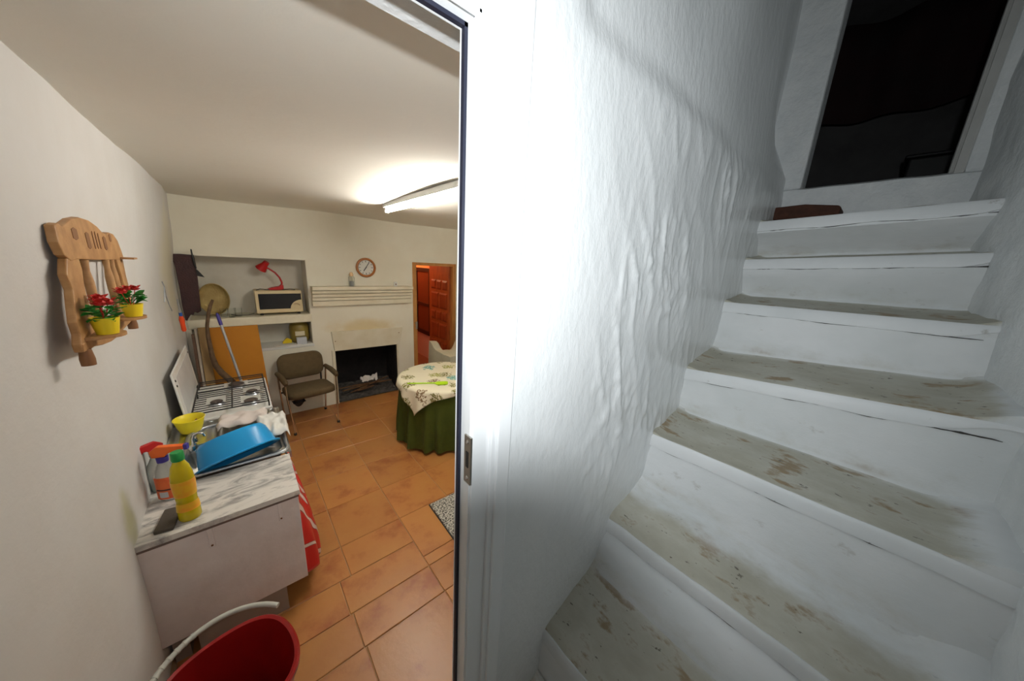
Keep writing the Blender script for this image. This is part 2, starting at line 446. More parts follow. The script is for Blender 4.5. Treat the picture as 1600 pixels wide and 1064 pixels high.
def mk_floral():
    m, nt, bs = nodes('floral_cloth'); L = nt.links.new
    tc = N(nt, 'ShaderNodeTexCoord')
    nd = N(nt, 'ShaderNodeTexNoise', Scale=26.0, Detail=3.0)
    L(tc.outputs['UV'], nd.inputs['Vector'])
    sm = N(nt, 'ShaderNodeVectorMath', operation='MULTIPLY_ADD')
    sm.inputs[1].default_value = (0.13, 0.13, 0.13)
    L(nd.outputs['Color'], sm.inputs[0]); L(tc.outputs['UV'], sm.inputs[2])
    v = N(nt, 'ShaderNodeTexVoronoi', Scale=5.5); v.inputs['Randomness'].default_value = 0.7
    L(sm.outputs[0], v.inputs['Vector'])
    r = N(nt, 'ShaderNodeValToRGB'); e = r.color_ramp.elements
    e[0].position = 0.33; e[0].color = (1, 1, 1, 1); e[1].position = 0.39; e[1].color = (0, 0, 0, 1)
    L(v.outputs['Distance'], r.inputs[0])
    n2 = N(nt, 'ShaderNodeTexNoise', Scale=60.0, Detail=2.0)
    L(tc.outputs['UV'], n2.inputs['Vector'])
    r2 = N(nt, 'ShaderNodeValToRGB'); e = r2.color_ramp.elements
    e[0].position = 0.42; e[0].color = (0, 0, 0, 1); e[1].position = 0.5; e[1].color = (1, 1, 1, 1)
    L(n2.outputs['Fac'], r2.inputs[0])
    mul = N(nt, 'ShaderNodeMath', operation='MULTIPLY')
    L(r.outputs[0], mul.inputs[0]); L(r2.outputs[0], mul.inputs[1])
    sep = N(nt, 'ShaderNodeSeparateColor'); L(v.outputs['Color'], sep.inputs[0])
    cr = N(nt, 'ShaderNodeValToRGB'); cr.color_ramp.interpolation = 'CONSTANT'
    e = cr.color_ramp.elements
    e[0].position = 0; e[0].color = c4((0.17, 0.15, 0.03)); e[1].position = 0.45; e[1].color = c4((0.20, 0.12, 0.05))
    x = e.new(0.68); x.color = c4((0.07, 0.30, 0.27)); x = e.new(0.85); x.color = c4((0.28, 0.28, 0.04))
    L(sep.outputs[0], cr.inputs[0])
    mx = N(nt, 'ShaderNodeMix', data_type='RGBA')
    L(mul.outputs[0], mx.inputs[0]); mx.inputs[6].default_value = c4((0.72, 0.66, 0.48)); L(cr.outputs[0], mx.inputs[7])
    L(mx.outputs[2], bs.inputs['Base Color']); bs.inputs['Roughness'].default_value = 0.75
mk_floral()

def mk_redcloth():
    m, nt, bs = nodes('red_print'); L = nt.links.new
    tc = N(nt, 'ShaderNodeTexCoord'); mp = N(nt, 'ShaderNodeMapping')
    mp.inputs['Rotation'].default_value = (0, 0, 0.5); mp.inputs['Scale'].default_value = (1.0, 1.0, 1.0)
    L(tc.outputs['UV'], mp.inputs[0])
    wv = N(nt, 'ShaderNodeTexWave', Scale=1.7, Distortion=6.0, Detail=1.0); wv.inputs['Detail Scale'].default_value = 1.3
    L(mp.outputs[0], wv.inputs['Vector'])
    r = N(nt, 'ShaderNodeValToRGB'); r.color_ramp.interpolation = 'CONSTANT'; e = r.color_ramp.elements
    e[0].position = 0; e[0].color = c4((0.52, 0.010, 0.014)); e[1].position = 0.86; e[1].color = c4((0.03, 0.01, 0.01))
    x = e.new(0.91); x.color = c4((0.66, 0.56, 0.52))
    L(wv.outputs['Fac'], r.inputs[0]); L(r.outputs[0], bs.inputs['Base Color'])
    bs.inputs['Roughness'].default_value = 0.4
mk_redcloth()

# ------------------------------------------------------------ the setting
YB = 4.77          # back wall face
ZC = 2.61          # kitchen ceiling
XR = 3.35          # right wall of the kitchen (out of sight)
YW = 0.45          # stair-side face of the partition wall
def XL(y, z):
    return -0.475 + 0.085 * ss(1.55, 2.65, z) - 0.03 * ss(4.0, 4.77, y) * ss(2.0, 2.6, z) + 0.012 * nz(y, z, 3.1, 1.3) + 0.004 * nz(y, z, 7.7, 5)

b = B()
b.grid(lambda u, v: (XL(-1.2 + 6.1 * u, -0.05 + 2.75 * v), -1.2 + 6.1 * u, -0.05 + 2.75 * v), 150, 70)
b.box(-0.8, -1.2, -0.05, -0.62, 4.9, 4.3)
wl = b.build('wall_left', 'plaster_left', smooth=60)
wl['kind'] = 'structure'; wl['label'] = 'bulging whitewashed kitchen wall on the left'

# ceiling with a wavering surface
b = B()
b.grid(lambda u, v: (-0.62 + 4.1 * u, 0.595 + 4.30 * v, ZC + 0.02 * nz(u * 4, v * 4, 1.0) - 0.012), 40, 40)
b.box(-0.62, 0.62, ZC + 0.05, 3.5, 5.3, ZC + 0.12)
o = b.build('ceiling', 'ceiling_paint', smooth=60); o['kind'] = 'structure'; o['label'] = 'beige painted kitchen ceiling'

# floor slab + single tiles
b = B(); b.box(-0.62, -1.2, -0.10, 3.5, YB + 0.5, -0.006)
floor = b.build('floor', 'grout'); floor['kind'] = 'structure'; floor['label'] = 'terracotta tiled kitchen floor'
tile_cache = {}
def tile(x0, y0, x1, y1, g=0.0022):
    w_, d_ = round(x1 - x0, 3), round(y1 - y0, 3)
    key = (w_, d_)
    if key not in tile_cache:
        hx, hy = w_ / 2 - g, d_ / 2 - g; c = 0.003
        bb = B()
        bb.add([(-hx, -hy, -0.008), (hx, -hy, -0.008), (hx, hy, -0.008), (-hx, hy, -0.008),
                (-hx, -hy, -c), (hx, -hy, -c), (hx, hy, -c), (-hx, hy, -c),
                (-hx + c, -hy + c, 0), (hx - c, -hy + c, 0), (hx - c, hy - c, 0), (-hx + c, hy - c, 0)],
               [(8, 9, 10, 11), (0, 1, 5, 4), (1, 2, 6, 5), (2, 3, 7, 6), (3, 0, 4, 7), (4, 5, 9, 8), (5, 6, 10, 9), (6, 7, 11, 10), (7, 4, 8, 11)])
        tile_cache[key] = bb.mesh('tile', 'terracotta')
    t = bpy.data.objects.new('tile', tile_cache[key]); COL.objects.link(t); t.parent = floor
    t.location = ((x0 + x1) / 2, (y0 + y1) / 2, random.uniform(-0.0006, 0.0006))
PX = 0.44
ys = [1.91, 2.19]
while ys[-1] < YB - 0.02: ys.append(min(ys[-1] + 0.447, YB))
for j in range(len(ys) - 1):
    x = 0.36 - 2 * PX
    while x < XR - 0.01:
        if not (j == 0 and x > 0.75):
            tile(max(x, -0.46), ys[j], min(x + PX, XR), ys[j + 1])
        x += PX
x = 0.36 + PX                      # the tiles right of the grout line run a little lower
while x < XR - 0.01:
    tile(x, 1.743, min(x + PX, XR), 2.19); x += PX
for (y0, y1, off, wd) in [(1.655, 1.91, 0.29, 0.51), (1.43, 1.655, 0.305, 0.495), (0.985, 1.43, 0.315, 0.49), (0.62, 0.985, 0.32, 0.48)]:
    x = off - 2 * wd
    while x < XR - 0.01:
        yy = y1
        if y1 == 1.91 and x > 0.75: yy = 1.743
        tile(max(x, -0.46), y0, min(x + wd, XR), yy); x += wd

# back wall with niche, fireplace and doorway
TH = 0.52
NX0, NX1 = -0.43, 0.69
b = B()
def wb(x0, x1, z0, z1, y0=YB, y1=YB + TH): b.box(x0, y0, z0, x1, y1, z1)
wb(-0.62, NX0, -0.05, 2.75)                       # left of niche
wb(NX0, NX1, 2.01, 2.75)                          # above niche
wb(NX0, NX1, -0.05, 0.925)                        # below niche
wb(NX0, 0.70, 0.92, 2.02, YB + 0.34, YB + TH)     # niche back
wb(NX1, 0.92, -0.05, 2.75)
wb(0.92, 1.81, 0.785, 2.75)                       # above fire opening
wb(0.92, 1.81, -0.05, 2.75, YB + 0.50, YB + TH)
wb(1.81, 2.085, -0.05, 2.75)
wb(2.085, 2.86, 2.045, 2.75, YB, YB + 0.28)
wb(2.86, 3.5, -0.05, 2.75, YB, YB + 0.28)
wbk = b.build('wall_back', 'plaster_cream'); wbk['kind'] = 'structure'; wbk['label'] = 'cream back wall of the kitchen with niche and fireplace'
# niche lining: back, sides and top slightly greyer and darker than the wall
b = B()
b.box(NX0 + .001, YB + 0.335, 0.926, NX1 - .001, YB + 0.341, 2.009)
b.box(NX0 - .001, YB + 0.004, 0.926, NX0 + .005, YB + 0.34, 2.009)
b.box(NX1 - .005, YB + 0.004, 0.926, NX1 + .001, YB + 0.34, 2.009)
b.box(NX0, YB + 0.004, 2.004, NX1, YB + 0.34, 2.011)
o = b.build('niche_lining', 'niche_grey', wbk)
# niche shelf with rounded lower opening
b = B(); b.grid(lambda u, v: (NX0 + (NX1 - NX0) * u, YB - 0.012, 0), 1, 1) if False else None
b = B(); b.box(NX0 - 0.02, YB - 0.012, 1.222, NX1 + 0.01, YB + 0.335, 1.325)
b.build('niche_shelf', 'shelf_cream', wbk, bevel=0.012)
b = B(); b.box(-0.40, YB - 0.008, 0.895, 0.70, YB + 0.33, 0.93)
b.build('niche_ledge', 'paint_white', wbk, bevel=0.006)

# wall right (closes the kitchen)
b = B(); b.box(XR, 0.5, -0.05, XR + 0.12, YB + 0.2, 2.75)
o = b.build('wall_right', 'plaster_cream'); o['kind'] = 'structure'; o['label'] = 'plain cream wall closing the kitchen'

# partition: stair side face with trowelled relief
def yw(x, z):
    y = YW
    a = ss(0.50, 0.95, x)
    y += 0.013 * ss(2.51, 2.585, z + 0.03 * nz(x, 5, 1, 3)) * (1 - 0.6 * ss(1.0, 1.6, x)) * ss(0.50, 0.58, x)     # upper wall set back
    y += 0.105 * max(0, min(1, (z - 2.63) / 0.23)) * ss(1.75, 2.33, x)
    y -= 0.018 * ss(0.6, 1.1, x) * (nz(x, z, 2.0, 2.1))
    k = ss(0.62, 0.85, x) * (1 - ss(2.45, 2.60, z))
    patch = ss(-0.12, 0.40, nz(x, z * 0.8, 6, 3.4)) * (1 - 0.65 * ss(1.2, 1.6, x))
    r1 = abs(nz(x + 0.25 * z, z * 0.40, 4.0, 11)); r2 = abs(nz(x + 0.1 * z, z * 0.6, 9.0, 27))
    y -= k * (0.0030 + 0.006 * patch) * (1 - r1) ** 5 + k * patch * 0.0042 * (1 - r2) ** 5
    y -= k * 0.006 * ss(0.25, 0.6, nz(x, z, 12, 16)) * patch
    y += k * 0.004 * nz(x, z * 0.5, 2.5, 6)
    y -= 0.0008 * nz(x, z, 1.0, 60) * k
    return y
b = B()
NXg, NZg = 330, 330
b.grid(lambda u, v: (0.395 + 2.0 * u, yw(0.395 + 2.0 * u, 0.0 + 4.2 * v), 0.0 + 4.2 * v), NXg, NZg)
b.box(0.43, 0.615, -0.05, XR + 0.1, 0.63, 2.7)         # kitchen face
b.box(0.40, 0.47, -0.05, 0.43, 0.63, 2.5)              # reveal end
b.box(-0.62, 0.475, 2.475, 0.45, 0.60, 2.7)            # lintel over the doorway
b.box(-0.62, 0.475, 2.62, 0.60, 0.6, 4.3)
b.grid(lambda u, v: (-0.62 + 1.015 * u, yw(-0.62 + 1.015 * u, 2.50 + 1.7 * v), 2.50 + 1.7 * v), 20, 30)
wst = b.build('wall_stair', 'plaster_white', smooth=60); wst['kind'] = 'structure'
wst['label'] = 'glossy whitewashed stair wall with lumpy trowelled plaster'

# near wall on the right of the steps
def yn(x, z):
    return -0.325 + 0.16 * ss(1.15, 2.38, x) + 0.010 * nz(x, z, 3.3, 4) + 0.006 * nz(x, z, 8.3, 13)
b = B()
b.grid(lambda u, v: (-0.62 + 3.2 * u, yn(-0.62 + 3.2 * u, 4.2 * v), 4.2 * v), 190, 180)
b.box(-0.62, -0.6, 0, 2.6, -0.5, 4.2)
o = b.build('wall_near', 'plaster_rough', smooth=60); o['kind'] = 'structure'; o['label'] = 'rough grey-white wall on the right of the steps'
b = B(); b.box(-0.8, -0.7, 4.15, 2.6, 0.7, 4.25)
o = b.build('ceiling', 'ceiling_paint'); o['kind'] = 'structure'; o['label'] = 'stairwell ceiling high above the steps'

# ------------------------------------------------------------ stairs
stairs = thing('staircase', 'steep whitewashed masonry staircase with worn uneven treads', 'staircase')
#      nose x, nose z, rise to the right, riser foot x, riser foot z, tread back x, tread back z
STEPS = [(0.10, 0.58, 0.0, 0.11, 0.38, 0.37, 0.60), (0.36, 0.80, 0.0, 0.37, 0.60, 0.58, 0.83),
         (0.597, 1.004, -0.02, 0.585, 0.83, 0.84, 1.090), (0.898, 1.241, -0.012, 0.835, 1.090, 1.105, 1.318),
         (1.121, 1.505, 0.015, 1.100, 1.318, 1.40, 1.524), (1.400, 1.710, 0.068, 1.395, 1.524, 1.685, 1.757),
         (1.690, 1.982, 0.016, 1.680, 1.757, 1.94, 2.010), (1.877, 2.180, 0.042, 1.933, 2.010, 2.08, 2.200),
         (1.962, 2.363, 0.040, 2.075, 2.200, 2.36, 2.412)]
def rise(k, y):
    t = ss(0.45, -0.30, y) if False else max(0, min(1, (0.45 - y) / 0.72))
    return STEPS[k][2] * t
for k, (xn, zn, dz, xr, zr, xb, zb) in enumerate(STEPS):
    prevk = max(k - 1, 0)
    fx = xn + 0.022 if xr > xn else xr
    NT = 9
    def prof(y):
        r = rise(k, y); rp = rise(prevk, y) if k else 0
        j = lambda a, s=9: 0.006 * nz(a * 3.1, y, k * 2.3, s)
        j2 = lambda a: 0.004 * nz(a * 3.1, y, k * 2.3 + 9, 26)
        fil = 0.030 * ss(-0.17, -0.31, y) ** 2 + 0.012 * ss(0.40, 0.47, y)
        P = [(xb + 0.02, zr - 0.35), (xr + 0.01, zr - 0.35), (xr - 0.012, zr + rp - 0.006), (xr + 0.002, zr + rp + 0.012), (xr + (xn - xr) * 0.5 + j(1), (zr + zn) / 2 + r * 0.5),
             (xn + 0.004 + j(2), zn - 0.052 + r), (xn + j(2) + 0.003, zn - 0.010 + r + j2(3)), (xn + 0.010 + j(2), zn + r + j2(3) + fil)]
        for i in range(1, NT):
            u = i / NT
            P.append((xn + (xb - xn) * u, zn + (zb - zn) * u + r + j(4 + u * 3) * 0.8 + fil))
        P += [(xb - 0.008, zb + r + 0.001 + fil), (xb + 0.004, zb + r + 0.014 + fil)]
        return P
    ny = 90
    n = len(prof(0))
    bb = B()
    def fn(u, v):
        y = 0.56 - 1.0 * v
        p = prof(y)[int(round(u * (n - 1)))]
        return (p[0], y, p[1])
    bb.grid(fn, n - 1, ny)
    p0 = [(q[0], 0.56, q[1]) for q in prof(0.56)]; p1 = [(q[0], -0.44, q[1]) for q in prof(-0.44)]
    bb.add(p0, [list(range(n))]); bb.add(p1, [list(range(n))[::-1]])
    st = bb.build('step', 'step_paint', stairs, smooth=42)
    at = st.data.attributes.new('wear', 'FLOAT', 'POINT')
    for i, vv in enumerate(st.data.vertices):
        if i >= n * (ny + 1): break
        c = i % n; y = vv.co.y
        if c <= 2: wr = 0.0
        elif c == 3: wr = 0.35
        elif c <= 6: wr = 0.0 if c < 6 else 0.25
        else:
            u = min(1.0, (c - 7) / (NT + 0.0))
            wr = (1 - ss(0.30, 1.0, u)) if k == 3 else ((1 - 0.55 * ss(0.8, 1.0, u)))
            if k == 3: wr = max(wr, 0.28)
            wr *= ss(-0.315, -0.235 if k != 4 else -0.20, y)
        at.data[i].value = wr
    # painted nosing band above the crack line
    if k >= 2:
        nb = B()
        hh = 0.044
        def fn2(u, v):
            y = 0.50 - 0.90 * v
            r = rise(k, y); j = 0.006 * nz(6.2, y, k * 2.3, 9)
            crack = hh + 0.006 * nz(y, k, 3.0, 7) - 0.035 * ss(-0.16, -0.30, y) * (k >= 5)
            pts = [(xn + 0.006 + j, zn - crack + r - 0.002), (xn - 0.0025 + j, zn - crack + r), (xn - 0.003 + j, zn - 0.008 + r), (xn + 0.004 + j, zn + r + 0.0012), (xn + 0.014 + j, zn + r - 0.002)]
            q = pts[int(round(u * 4))]
            return (q[0], y, q[1])
        nb.grid(fn2, 4, 60)
        nb.build('nosing', 'riser_white', st, smooth=50)
        y = 0.40
        while y > -0.22:                                   # dark cracks in the paint below the nosing
            ln = 0.04 + 0.16 * random.random(); cr = []
            for q in range(9):
                yy = y - ln * q / 8
                r = rise(k, yy); j = 0.006 * nz(6.2, yy, k * 2.3, 9)
                crack = hh + 0.006 * nz(yy, k, 3.0, 7) + 0.002 * nz(yy, k, 8.0, 50)
                cr.append((xn + 0.0005 + j, yy, zn - crack + r))
            cb = B(); cb.tube(cr, [0.0004 + 0.0022 * math.sin(PI * (q + 0.5) / 9) * (0.5 + random.random()) for q in range(9)], 5)
            cb.build('paint_crack', 'crack', st)
            y -= ln + 0.01 + 0.09 * random.random()

# sill, jambs and the unlit room at the top
top = thing('door_3', 'dark open doorway at the top of the steps', None, kind='structure')
b = B(); b.grid(lambda u, v: (2.335 + 0.16 * v + 0.008 * nz(u * 6, v, 2), 0.60 - 0.95 * u, 0), 1, 1) if False else None
b = B()
def sill(u, v):
    y = 0.62 - 0.98 * u
    pr = [(2.36, 2.30), (2.35, 2.41), (2.348, 2.52), (2.352, 2.570), (2.372, 2.580), (2.62, 2.580)]
    q = pr[int(round(v * 5))]
    return (q[0] + 0.006 * nz(y, q[1], 2, 9), y, q[1] + 0.006 * nz(y, 1, 5, 8))
b.grid(sill, 50, 5)
b.build('sill', 'plaster_rough', top, smooth=45)
b = B(); b.prism([(0.388, 2.575), (0.50, 2.575), (0.53, 2.62), (0.68, 2.845), (0.70, 4.1), (0.388, 4.1)], 0, 2.35, 2.47)
b.build('jamb', 'plaster_rough', top, bevel=0.012)
b = B(); b.prism([(-0.090, 2.57), (-0.130, 2.57), (-0.130, 4.1), (-0.090, 4.1)], 0, 2.40, 2.47)
b.build('jamb', 'frame_grey', top, bevel=0.004)
b = B(); b.prism([(-0.126, 2.57), (-0.30, 2.57), (-0.30, 4.1), (-0.126, 4.1)], 0, 2.35, 2.47)
b.build('jamb', 'plaster_rough', top, bevel=0.015)
b = B(); b.box(2.35, -0.4, 3.95, 2.47, 0.7, 4.2); b.build('lintel', 'plaster_rough', top)
b = B(); b.box(2.36, -0.128, 2.575, 2.378, -0.102, 3.95); b.build('frame_bead', 'frame_grey', top)

b = B()
b.box(2.62, -1.4, 2.50, 5.0, 1.9, 2.56); o = b.build('floor', 'dark_grey'); o['kind'] = 'structure'; o['label'] = 'dim floor of the unlit upstairs room'
b = B()
b.box(4.9, -1.4, 2.5, 5.0, 1.9, 4.4); b.box(2.48, 1.8, 2.5, 5.0, 1.9, 4.4); b.box(2.48, -1.5, 2.5, 5.0, -1.4, 4.4)
b.box(2.48, 0.70, 2.5, 2.55, 1.9, 4.4); b.box(2.48, -1.4, 2.5, 2.55, -0.30, 4.4)
o = b.build('wall_upstairs', 'dark_void'); o['kind'] = 'structure'; o['label'] = 'dark walls of the unlit upstairs room'
b = B(); b.box(2.48, -1.4, 4.3, 5.0, 1.9, 4.4)
o = b.build('ceiling', 'dark_void'); o['kind'] = 'structure'; o['label'] = 'dark ceiling of the unlit upstairs room'
# wine-dark curtain hanging in the dark, in folds
b = B()
b.grid(lambda u, v: (4.3 + 0.05 * math.sin(u * 34 + nz(u, v, 1, 3)), -0.95 + 2.35 * u, 3.50 + 0.75 * v + 0.02 * math.sin(u * 9)), 120, 4)
o = b.build('curtain', 'dark_wine', smooth=60, solid=0.006)
tag(o, 'dark wine-red folded curtain inside the unlit doorway at the top', 'curtain')
b = B(); b.box(3.35, -0.34, 2.56, 3.75, 0.05, 2.89); b.box(3.33, -0.36, 2.89, 3.77, 0.07, 2.91)
o = b.build('chest', 'black_iron', bevel=0.01); tag(o, 'low black chest in the dark room beyond the top doorway', 'chest')

# block of wood lying on the top step
b = B(); b.prism([(0.455, 2.40), (0.20, 2.405), (0.195, 2.44), (0.205, 2.452), (0.33, 2.468), (0.455, 2.462)], 0, 2.19, 2.33)
o = b.build('wood_block', 'brick_brown', bevel=0.006); tag(o, 'reddish brown wooden block lying on the top step against the wall', 'wood block')

# ------------------------------------------------------------ aluminium door frame
dfm = thing('door_1', 'white aluminium door frame between kitchen and stairs', None, kind='structure')
JX = 0.309
ZT = 2.448
b = B(); b.box(JX + 0.0, 0.448, 0.0, JX + 0.091, 0.503, ZT + 0.09); b.build('jamb', 'white_metal', dfm, bevel=0.002)
b = B(); b.box(JX - 0.004, 0.452, 0.0, JX + 0.0, 0.464, ZT); b.build('jamb_bead', 'white_metal', dfm)
b = B(); b.box(JX - 0.006, 0.488, 0.0, JX + 0.01, 0.4965, ZT); b.build('gasket', 'gasket', dfm)
b = B(); b.box(JX - 0.006, 0.4965, 0.0, JX + 0.01, 0.501, ZT); b.build('jamb_lip', 'white_metal', dfm)
b = B(); b.box(-0.50, 0.448, ZT, JX + 0.001, 0.503, ZT + 0.09); b.build('head', 'white_metal', dfm, bevel=0.002)
b = B(); b.box(-0.50, 0.488, ZT - 0.006, JX, 0.4965, ZT + 0.01); b.build('gasket', 'gasket', dfm)
b = B(); b.box(-0.50, 0.4965, ZT - 0.006, JX, 0.501, ZT + 0.01); b.build('head_lip', 'white_metal', dfm)
b = B(); b.box(-0.50, 0.452, ZT - 0.004, JX, 0.464, ZT); b.build('head_bead', 'white_metal', dfm)
b = B(); b.box(JX + 0.040, 0.440, 0.0, JX + 0.094, 0.452, ZT + 0.13); b.build('casing', 'white_metal', dfm, bevel=0.003)
b = B(); b.box(JX + 0.052, 0.434, 0.0, JX + 0.088, 0.442, ZT + 0.13); b.build('casing_ridge', 'white_metal', dfm, bevel=0.003)
b = B(); b.box(-0.50, 0.440, ZT + 0.040, JX + 0.093, 0.452, ZT + 0.13); b.build('casing', 'white_metal', dfm, bevel=0.003)
b = B(); b.box(JX - 0.0075, 0.442, 1.672, JX - 0.0035, 0.464, 1.775)
sp = b.build('strike_plate', 'plate_steel', dfm)
b = B(); b.box(JX - 0.0085, 0.449, 1.708, JX - 0.0045, 0.457, 1.742); b.build('latch_hole', 'black_iron', sp)
for zz in (1.684, 1.763):
    b = B(); b.lathe([(0.0045, 0), (0.003, 0.002)], 10, cap0=True, cap1=True)
    b.xf(Matrix.Translation((JX - 0.0075, 0.453, zz)) @ Matrix.Rotation(-PI / 2, 4, 'Y')); b.build('screw', 'chrome', sp)

# ------------------------------------------------------------ fluorescent lamp
lamp = thing('fluorescent_lamp', 'glowing fluorescent tube batten on the kitchen ceiling', 'lamp', (1.165, 2.48, 2.60))
b = B(); b.box(-0.03, -0.76, -0.045, 0.03, 0.76, 0.0); b.build('housing', 'tube_housing', lamp, bevel=0.005)
b = B(); b.tube([(0, -0.73, -0.075), (0, 0.73, -0.075)], 0.014, 12); b.build('tube', 'tube_glow', lamp, smooth=40)
for s in (-1, 1):
    b = B(); b.box(-0.015, s * 0.745 - 0.015, -0.092, 0.015, s * 0.745 + 0.015, -0.045); b.build('lamp_holder', 'tube_housing', lamp, bevel=0.003)

# ------------------------------------------------------------ fireplace
fp = thing('fireplace', 'open fireplace with blackened firebox and cream surround', 'fireplace', (1.365, YB, 0))
def loc(bb, o): return bb.xf(Matrix.Translation((-o[0], -o[1], -o[2])))
FP = (1.365, YB, 0)
b = B()
b.box(0.925, YB + 0.006, -0.004, 0.935, YB + 0.5, 0.79); b.box(1.80, YB + 0.006, -0.004, 1.808, YB + 0.5, 0.79)
b.box(0.925, YB + 0.485, -0.004, 1.808, YB + 0.498, 0.79); b.box(0.925, YB + 0.02, 0.775, 1.808, YB + 0.5, 0.784)
loc(b, FP).build('firebox', 'soot', fp)
b = B(); b.grid(lambda u, v: (0.93 + 0.87 * u, YB - 0.004 + 0.49 * v, 0.012 + 0.10 * v + 0.025 * nz(u * 9, v * 6, 1) * ss(0, .2, v)), 40, 20)
loc(b, FP).build('ash_bed', 'ash', fp, smooth=60)
b = B(); b.prism([(0.905, 1.066), (1.896, 1.042), (1.845, 0.778), (0.93, 0.790)], 1, YB - 0.025, YB + 0.03)
hd = loc(b, FP).build('hood_panel', 'hood_white', fp, bevel=0.004)
for (x, z) in ((0.945, 0.93), (1.835, 0.965)):
    b = B(); b.tube([(x, YB - 0.028, z), (x, YB - 0.02, z)], 0.007, 8); loc(b, FP).build('bolt', 'rack_dark', hd)
b = B(); b.box(0.895, YB - 0.018, 0.0, 0.935, YB + 0.04, 0.80); loc(b, FP).build('side_post', 'mantel', fp, bevel=0.004)
b = B(); b.box(1.80, YB - 0.012, 0.0, 1.83, YB + 0.04, 0.79); loc(b, FP).build('side_post', 'mantel', fp, bevel=0.004)
# mantel of stepped mouldings
b = B()
mp_ = [(YB, 1.43), (YB - 0.060, 1.43), (YB - 0.060, 1.492), (YB - 0.042, 1.494), (YB - 0.042, 1.502), (YB - 0.080, 1.504), (YB - 0.080, 1.538), (YB - 0.060, 1.540), (YB - 0.060, 1.548), (YB - 0.098, 1.55),
       (YB - 0.104, 1.585), (YB - 0.078, 1.588), (YB - 0.078, 1.597), (YB - 0.118, 1.60), (YB - 0.122, 1.63), (YB - 0.10, 1.633), (YB - 0.10, 1.641), (YB - 0.145, 1.644), (YB - 0.145, 1.685), (YB, 1.685)]
b.prism(mp_, 0, 0.715, 2.03)
loc(b, FP).build('mantel_shelf', 'mantel', fp)
# sticks and paper in the fire
for i, (p, q, r) in enumerate([((1.02, 4.92, 0.11), (1.52, 4.95, 0.15), 0.022), ((1.12, 4.86, 0.085), (1.62, 4.99, 0.16), 0.018), ((1.20, 4.99, 0.14), (1.76, 4.93, 0.14), 0.024),
                               ((1.22, 4.86, 0.10), (1.46, 4.88, 0.12), 0.030), ((1.0, 5.0, 0.13), (1.4, 4.90, 0.17), 0.02), ((1.4, 4.9, 0.15), (1.74, 5.02, 0.18), 0.018)]):
    b = B(); P0, P1 = Vector(p), Vector(q)
    b.tube([P0.lerp(P1, t) + Vector((0, 0.01 * nz(t, i, 1, 4), 0.012 * nz(t, i, 5, 4))) for t in [0, .25, .5, .75, 1]], [r * .45, r * .6, r * .62, r * .55, r * .4], 8)
    o = b.build('firewood_stick', 'log', smooth=50)
    tag(o, ['half burnt stick at the left front of the fire', 'long thin stick slanting to the right under the paper', 'stick lying crosswise at the right rear of the fire', 'thick short orange-brown stick at the front of the fire', 'dark stick at the left rear of the fire', 'stick slanting to the right rear corner of the firebox'][i], 'firewood', 'sticks of firewood in the fireplace')
b = B()
b.grid(lambda u, v: (1.30 + 0.24 * u + 0.02 * nz(u * 5, v * 5, 3), 4.93 + 0.08 * v + 0.03 * nz(u * 4, v * 4, 8), 0.20 + 0.10 * math.sin(PI * v) * (0.5 + abs(nz(u * 3, v * 2, 5))) + 0.05 * nz(u * 7, v * 5, 1)), 14, 10)
o = b.build('crumpled_paper', 'paper', solid=0.003); tag(o, 'crumpled white paper lying on the firewood', 'paper')

# wall clock
ck = thing('wall_clock', 'round wooden wall clock with a white dial above the mantel', 'clock', (1.402, YB - 0.001, 1.94))
R90 = Matrix.Rotation(PI / 2, 4, 'X')
b = B(); b.lathe([(0.102, 0.0), (0.130, 0.0), (0.134, 0.018), (0.126, 0.034), (0.112, 0.036), (0.102, 0.024), (0.102, 0.0)], 48); b.xf(R90); b.build('rim', 'clock_wood', ck, smooth=50)
b = B(); b.lathe([(0.104, 0.0), (0.104, 0.014)], 40, cap0=True, cap1=True); b.xf(R90); fc = b.build('dial', 'clock_face', ck)
for h in range(12):
    t = h * PI / 6; b = B(); r0 = 0.078 if h % 3 else 0.072
    b.box(-0.0035, -0.0165, r0, 0.0035, -0.0138, 0.094); b.xf(Matrix.Rotation(t, 4, 'Y')); b.build('hour_mark', 'ink', fc)
for (t, l, wd, nm) in ((math.radians(32), 0.085, 0.004, 'minute_hand'), (math.radians(214), 0.06, 0.005, 'hour_hand')):
    b = B(); b.box(-wd, -0.020, -0.012, wd, -0.017, l); b.xf(Matrix.Rotation(t, 4, 'Y')); b.build(nm, 'ink', ck)

# things on the mantel
t = thing('glass_candle_holder', 'small glass jar with a candle on the mantel beneath the clock', 'candle', (1.188, YB - 0.085, 1.686))
b = B(); b.lathe([(0.036, 0), (0.038, 0.02), (0.036, 0.12), (0.030, 0.135), (0.027, 0.135), (0.033, 0.118), (0.034, 0.006), (0.001, 0.006)], 20, cap0=True); b.build('jar', 'glass_bottle', t, smooth=50)
b = B(); b.lathe([(0.028, 0.008), (0.028, 0.07)], 16, cap0=True, cap1=True); b.build('label', 'grey_metal', t)
b = B(); b.lathe([(0.022, 0.137), (0.026, 0.16), (0.018, 0.185), (0.004, 0.19)], 16, cap0=True, cap1=True); b.build('candle', 'candle', t, smooth=50)
t = thing('small_figurine', 'tiny pale figurine at the right end of the mantel', 'figurine', (1.785, YB - 0.085, 1.686))
b = B(); b.box(-0.022, -0.012, 0, 0.022, 0.012, 0.062); b.build('base', 'paint_white', t, bevel=0.003)
b = B(); b.lathe([(0.006, 0), (0.008, 0.012), (0.004, 0.022)], 10, (0, -0.015, 0.02), cap0=True, cap1=True); b.build('head', 'rack_dark', t)

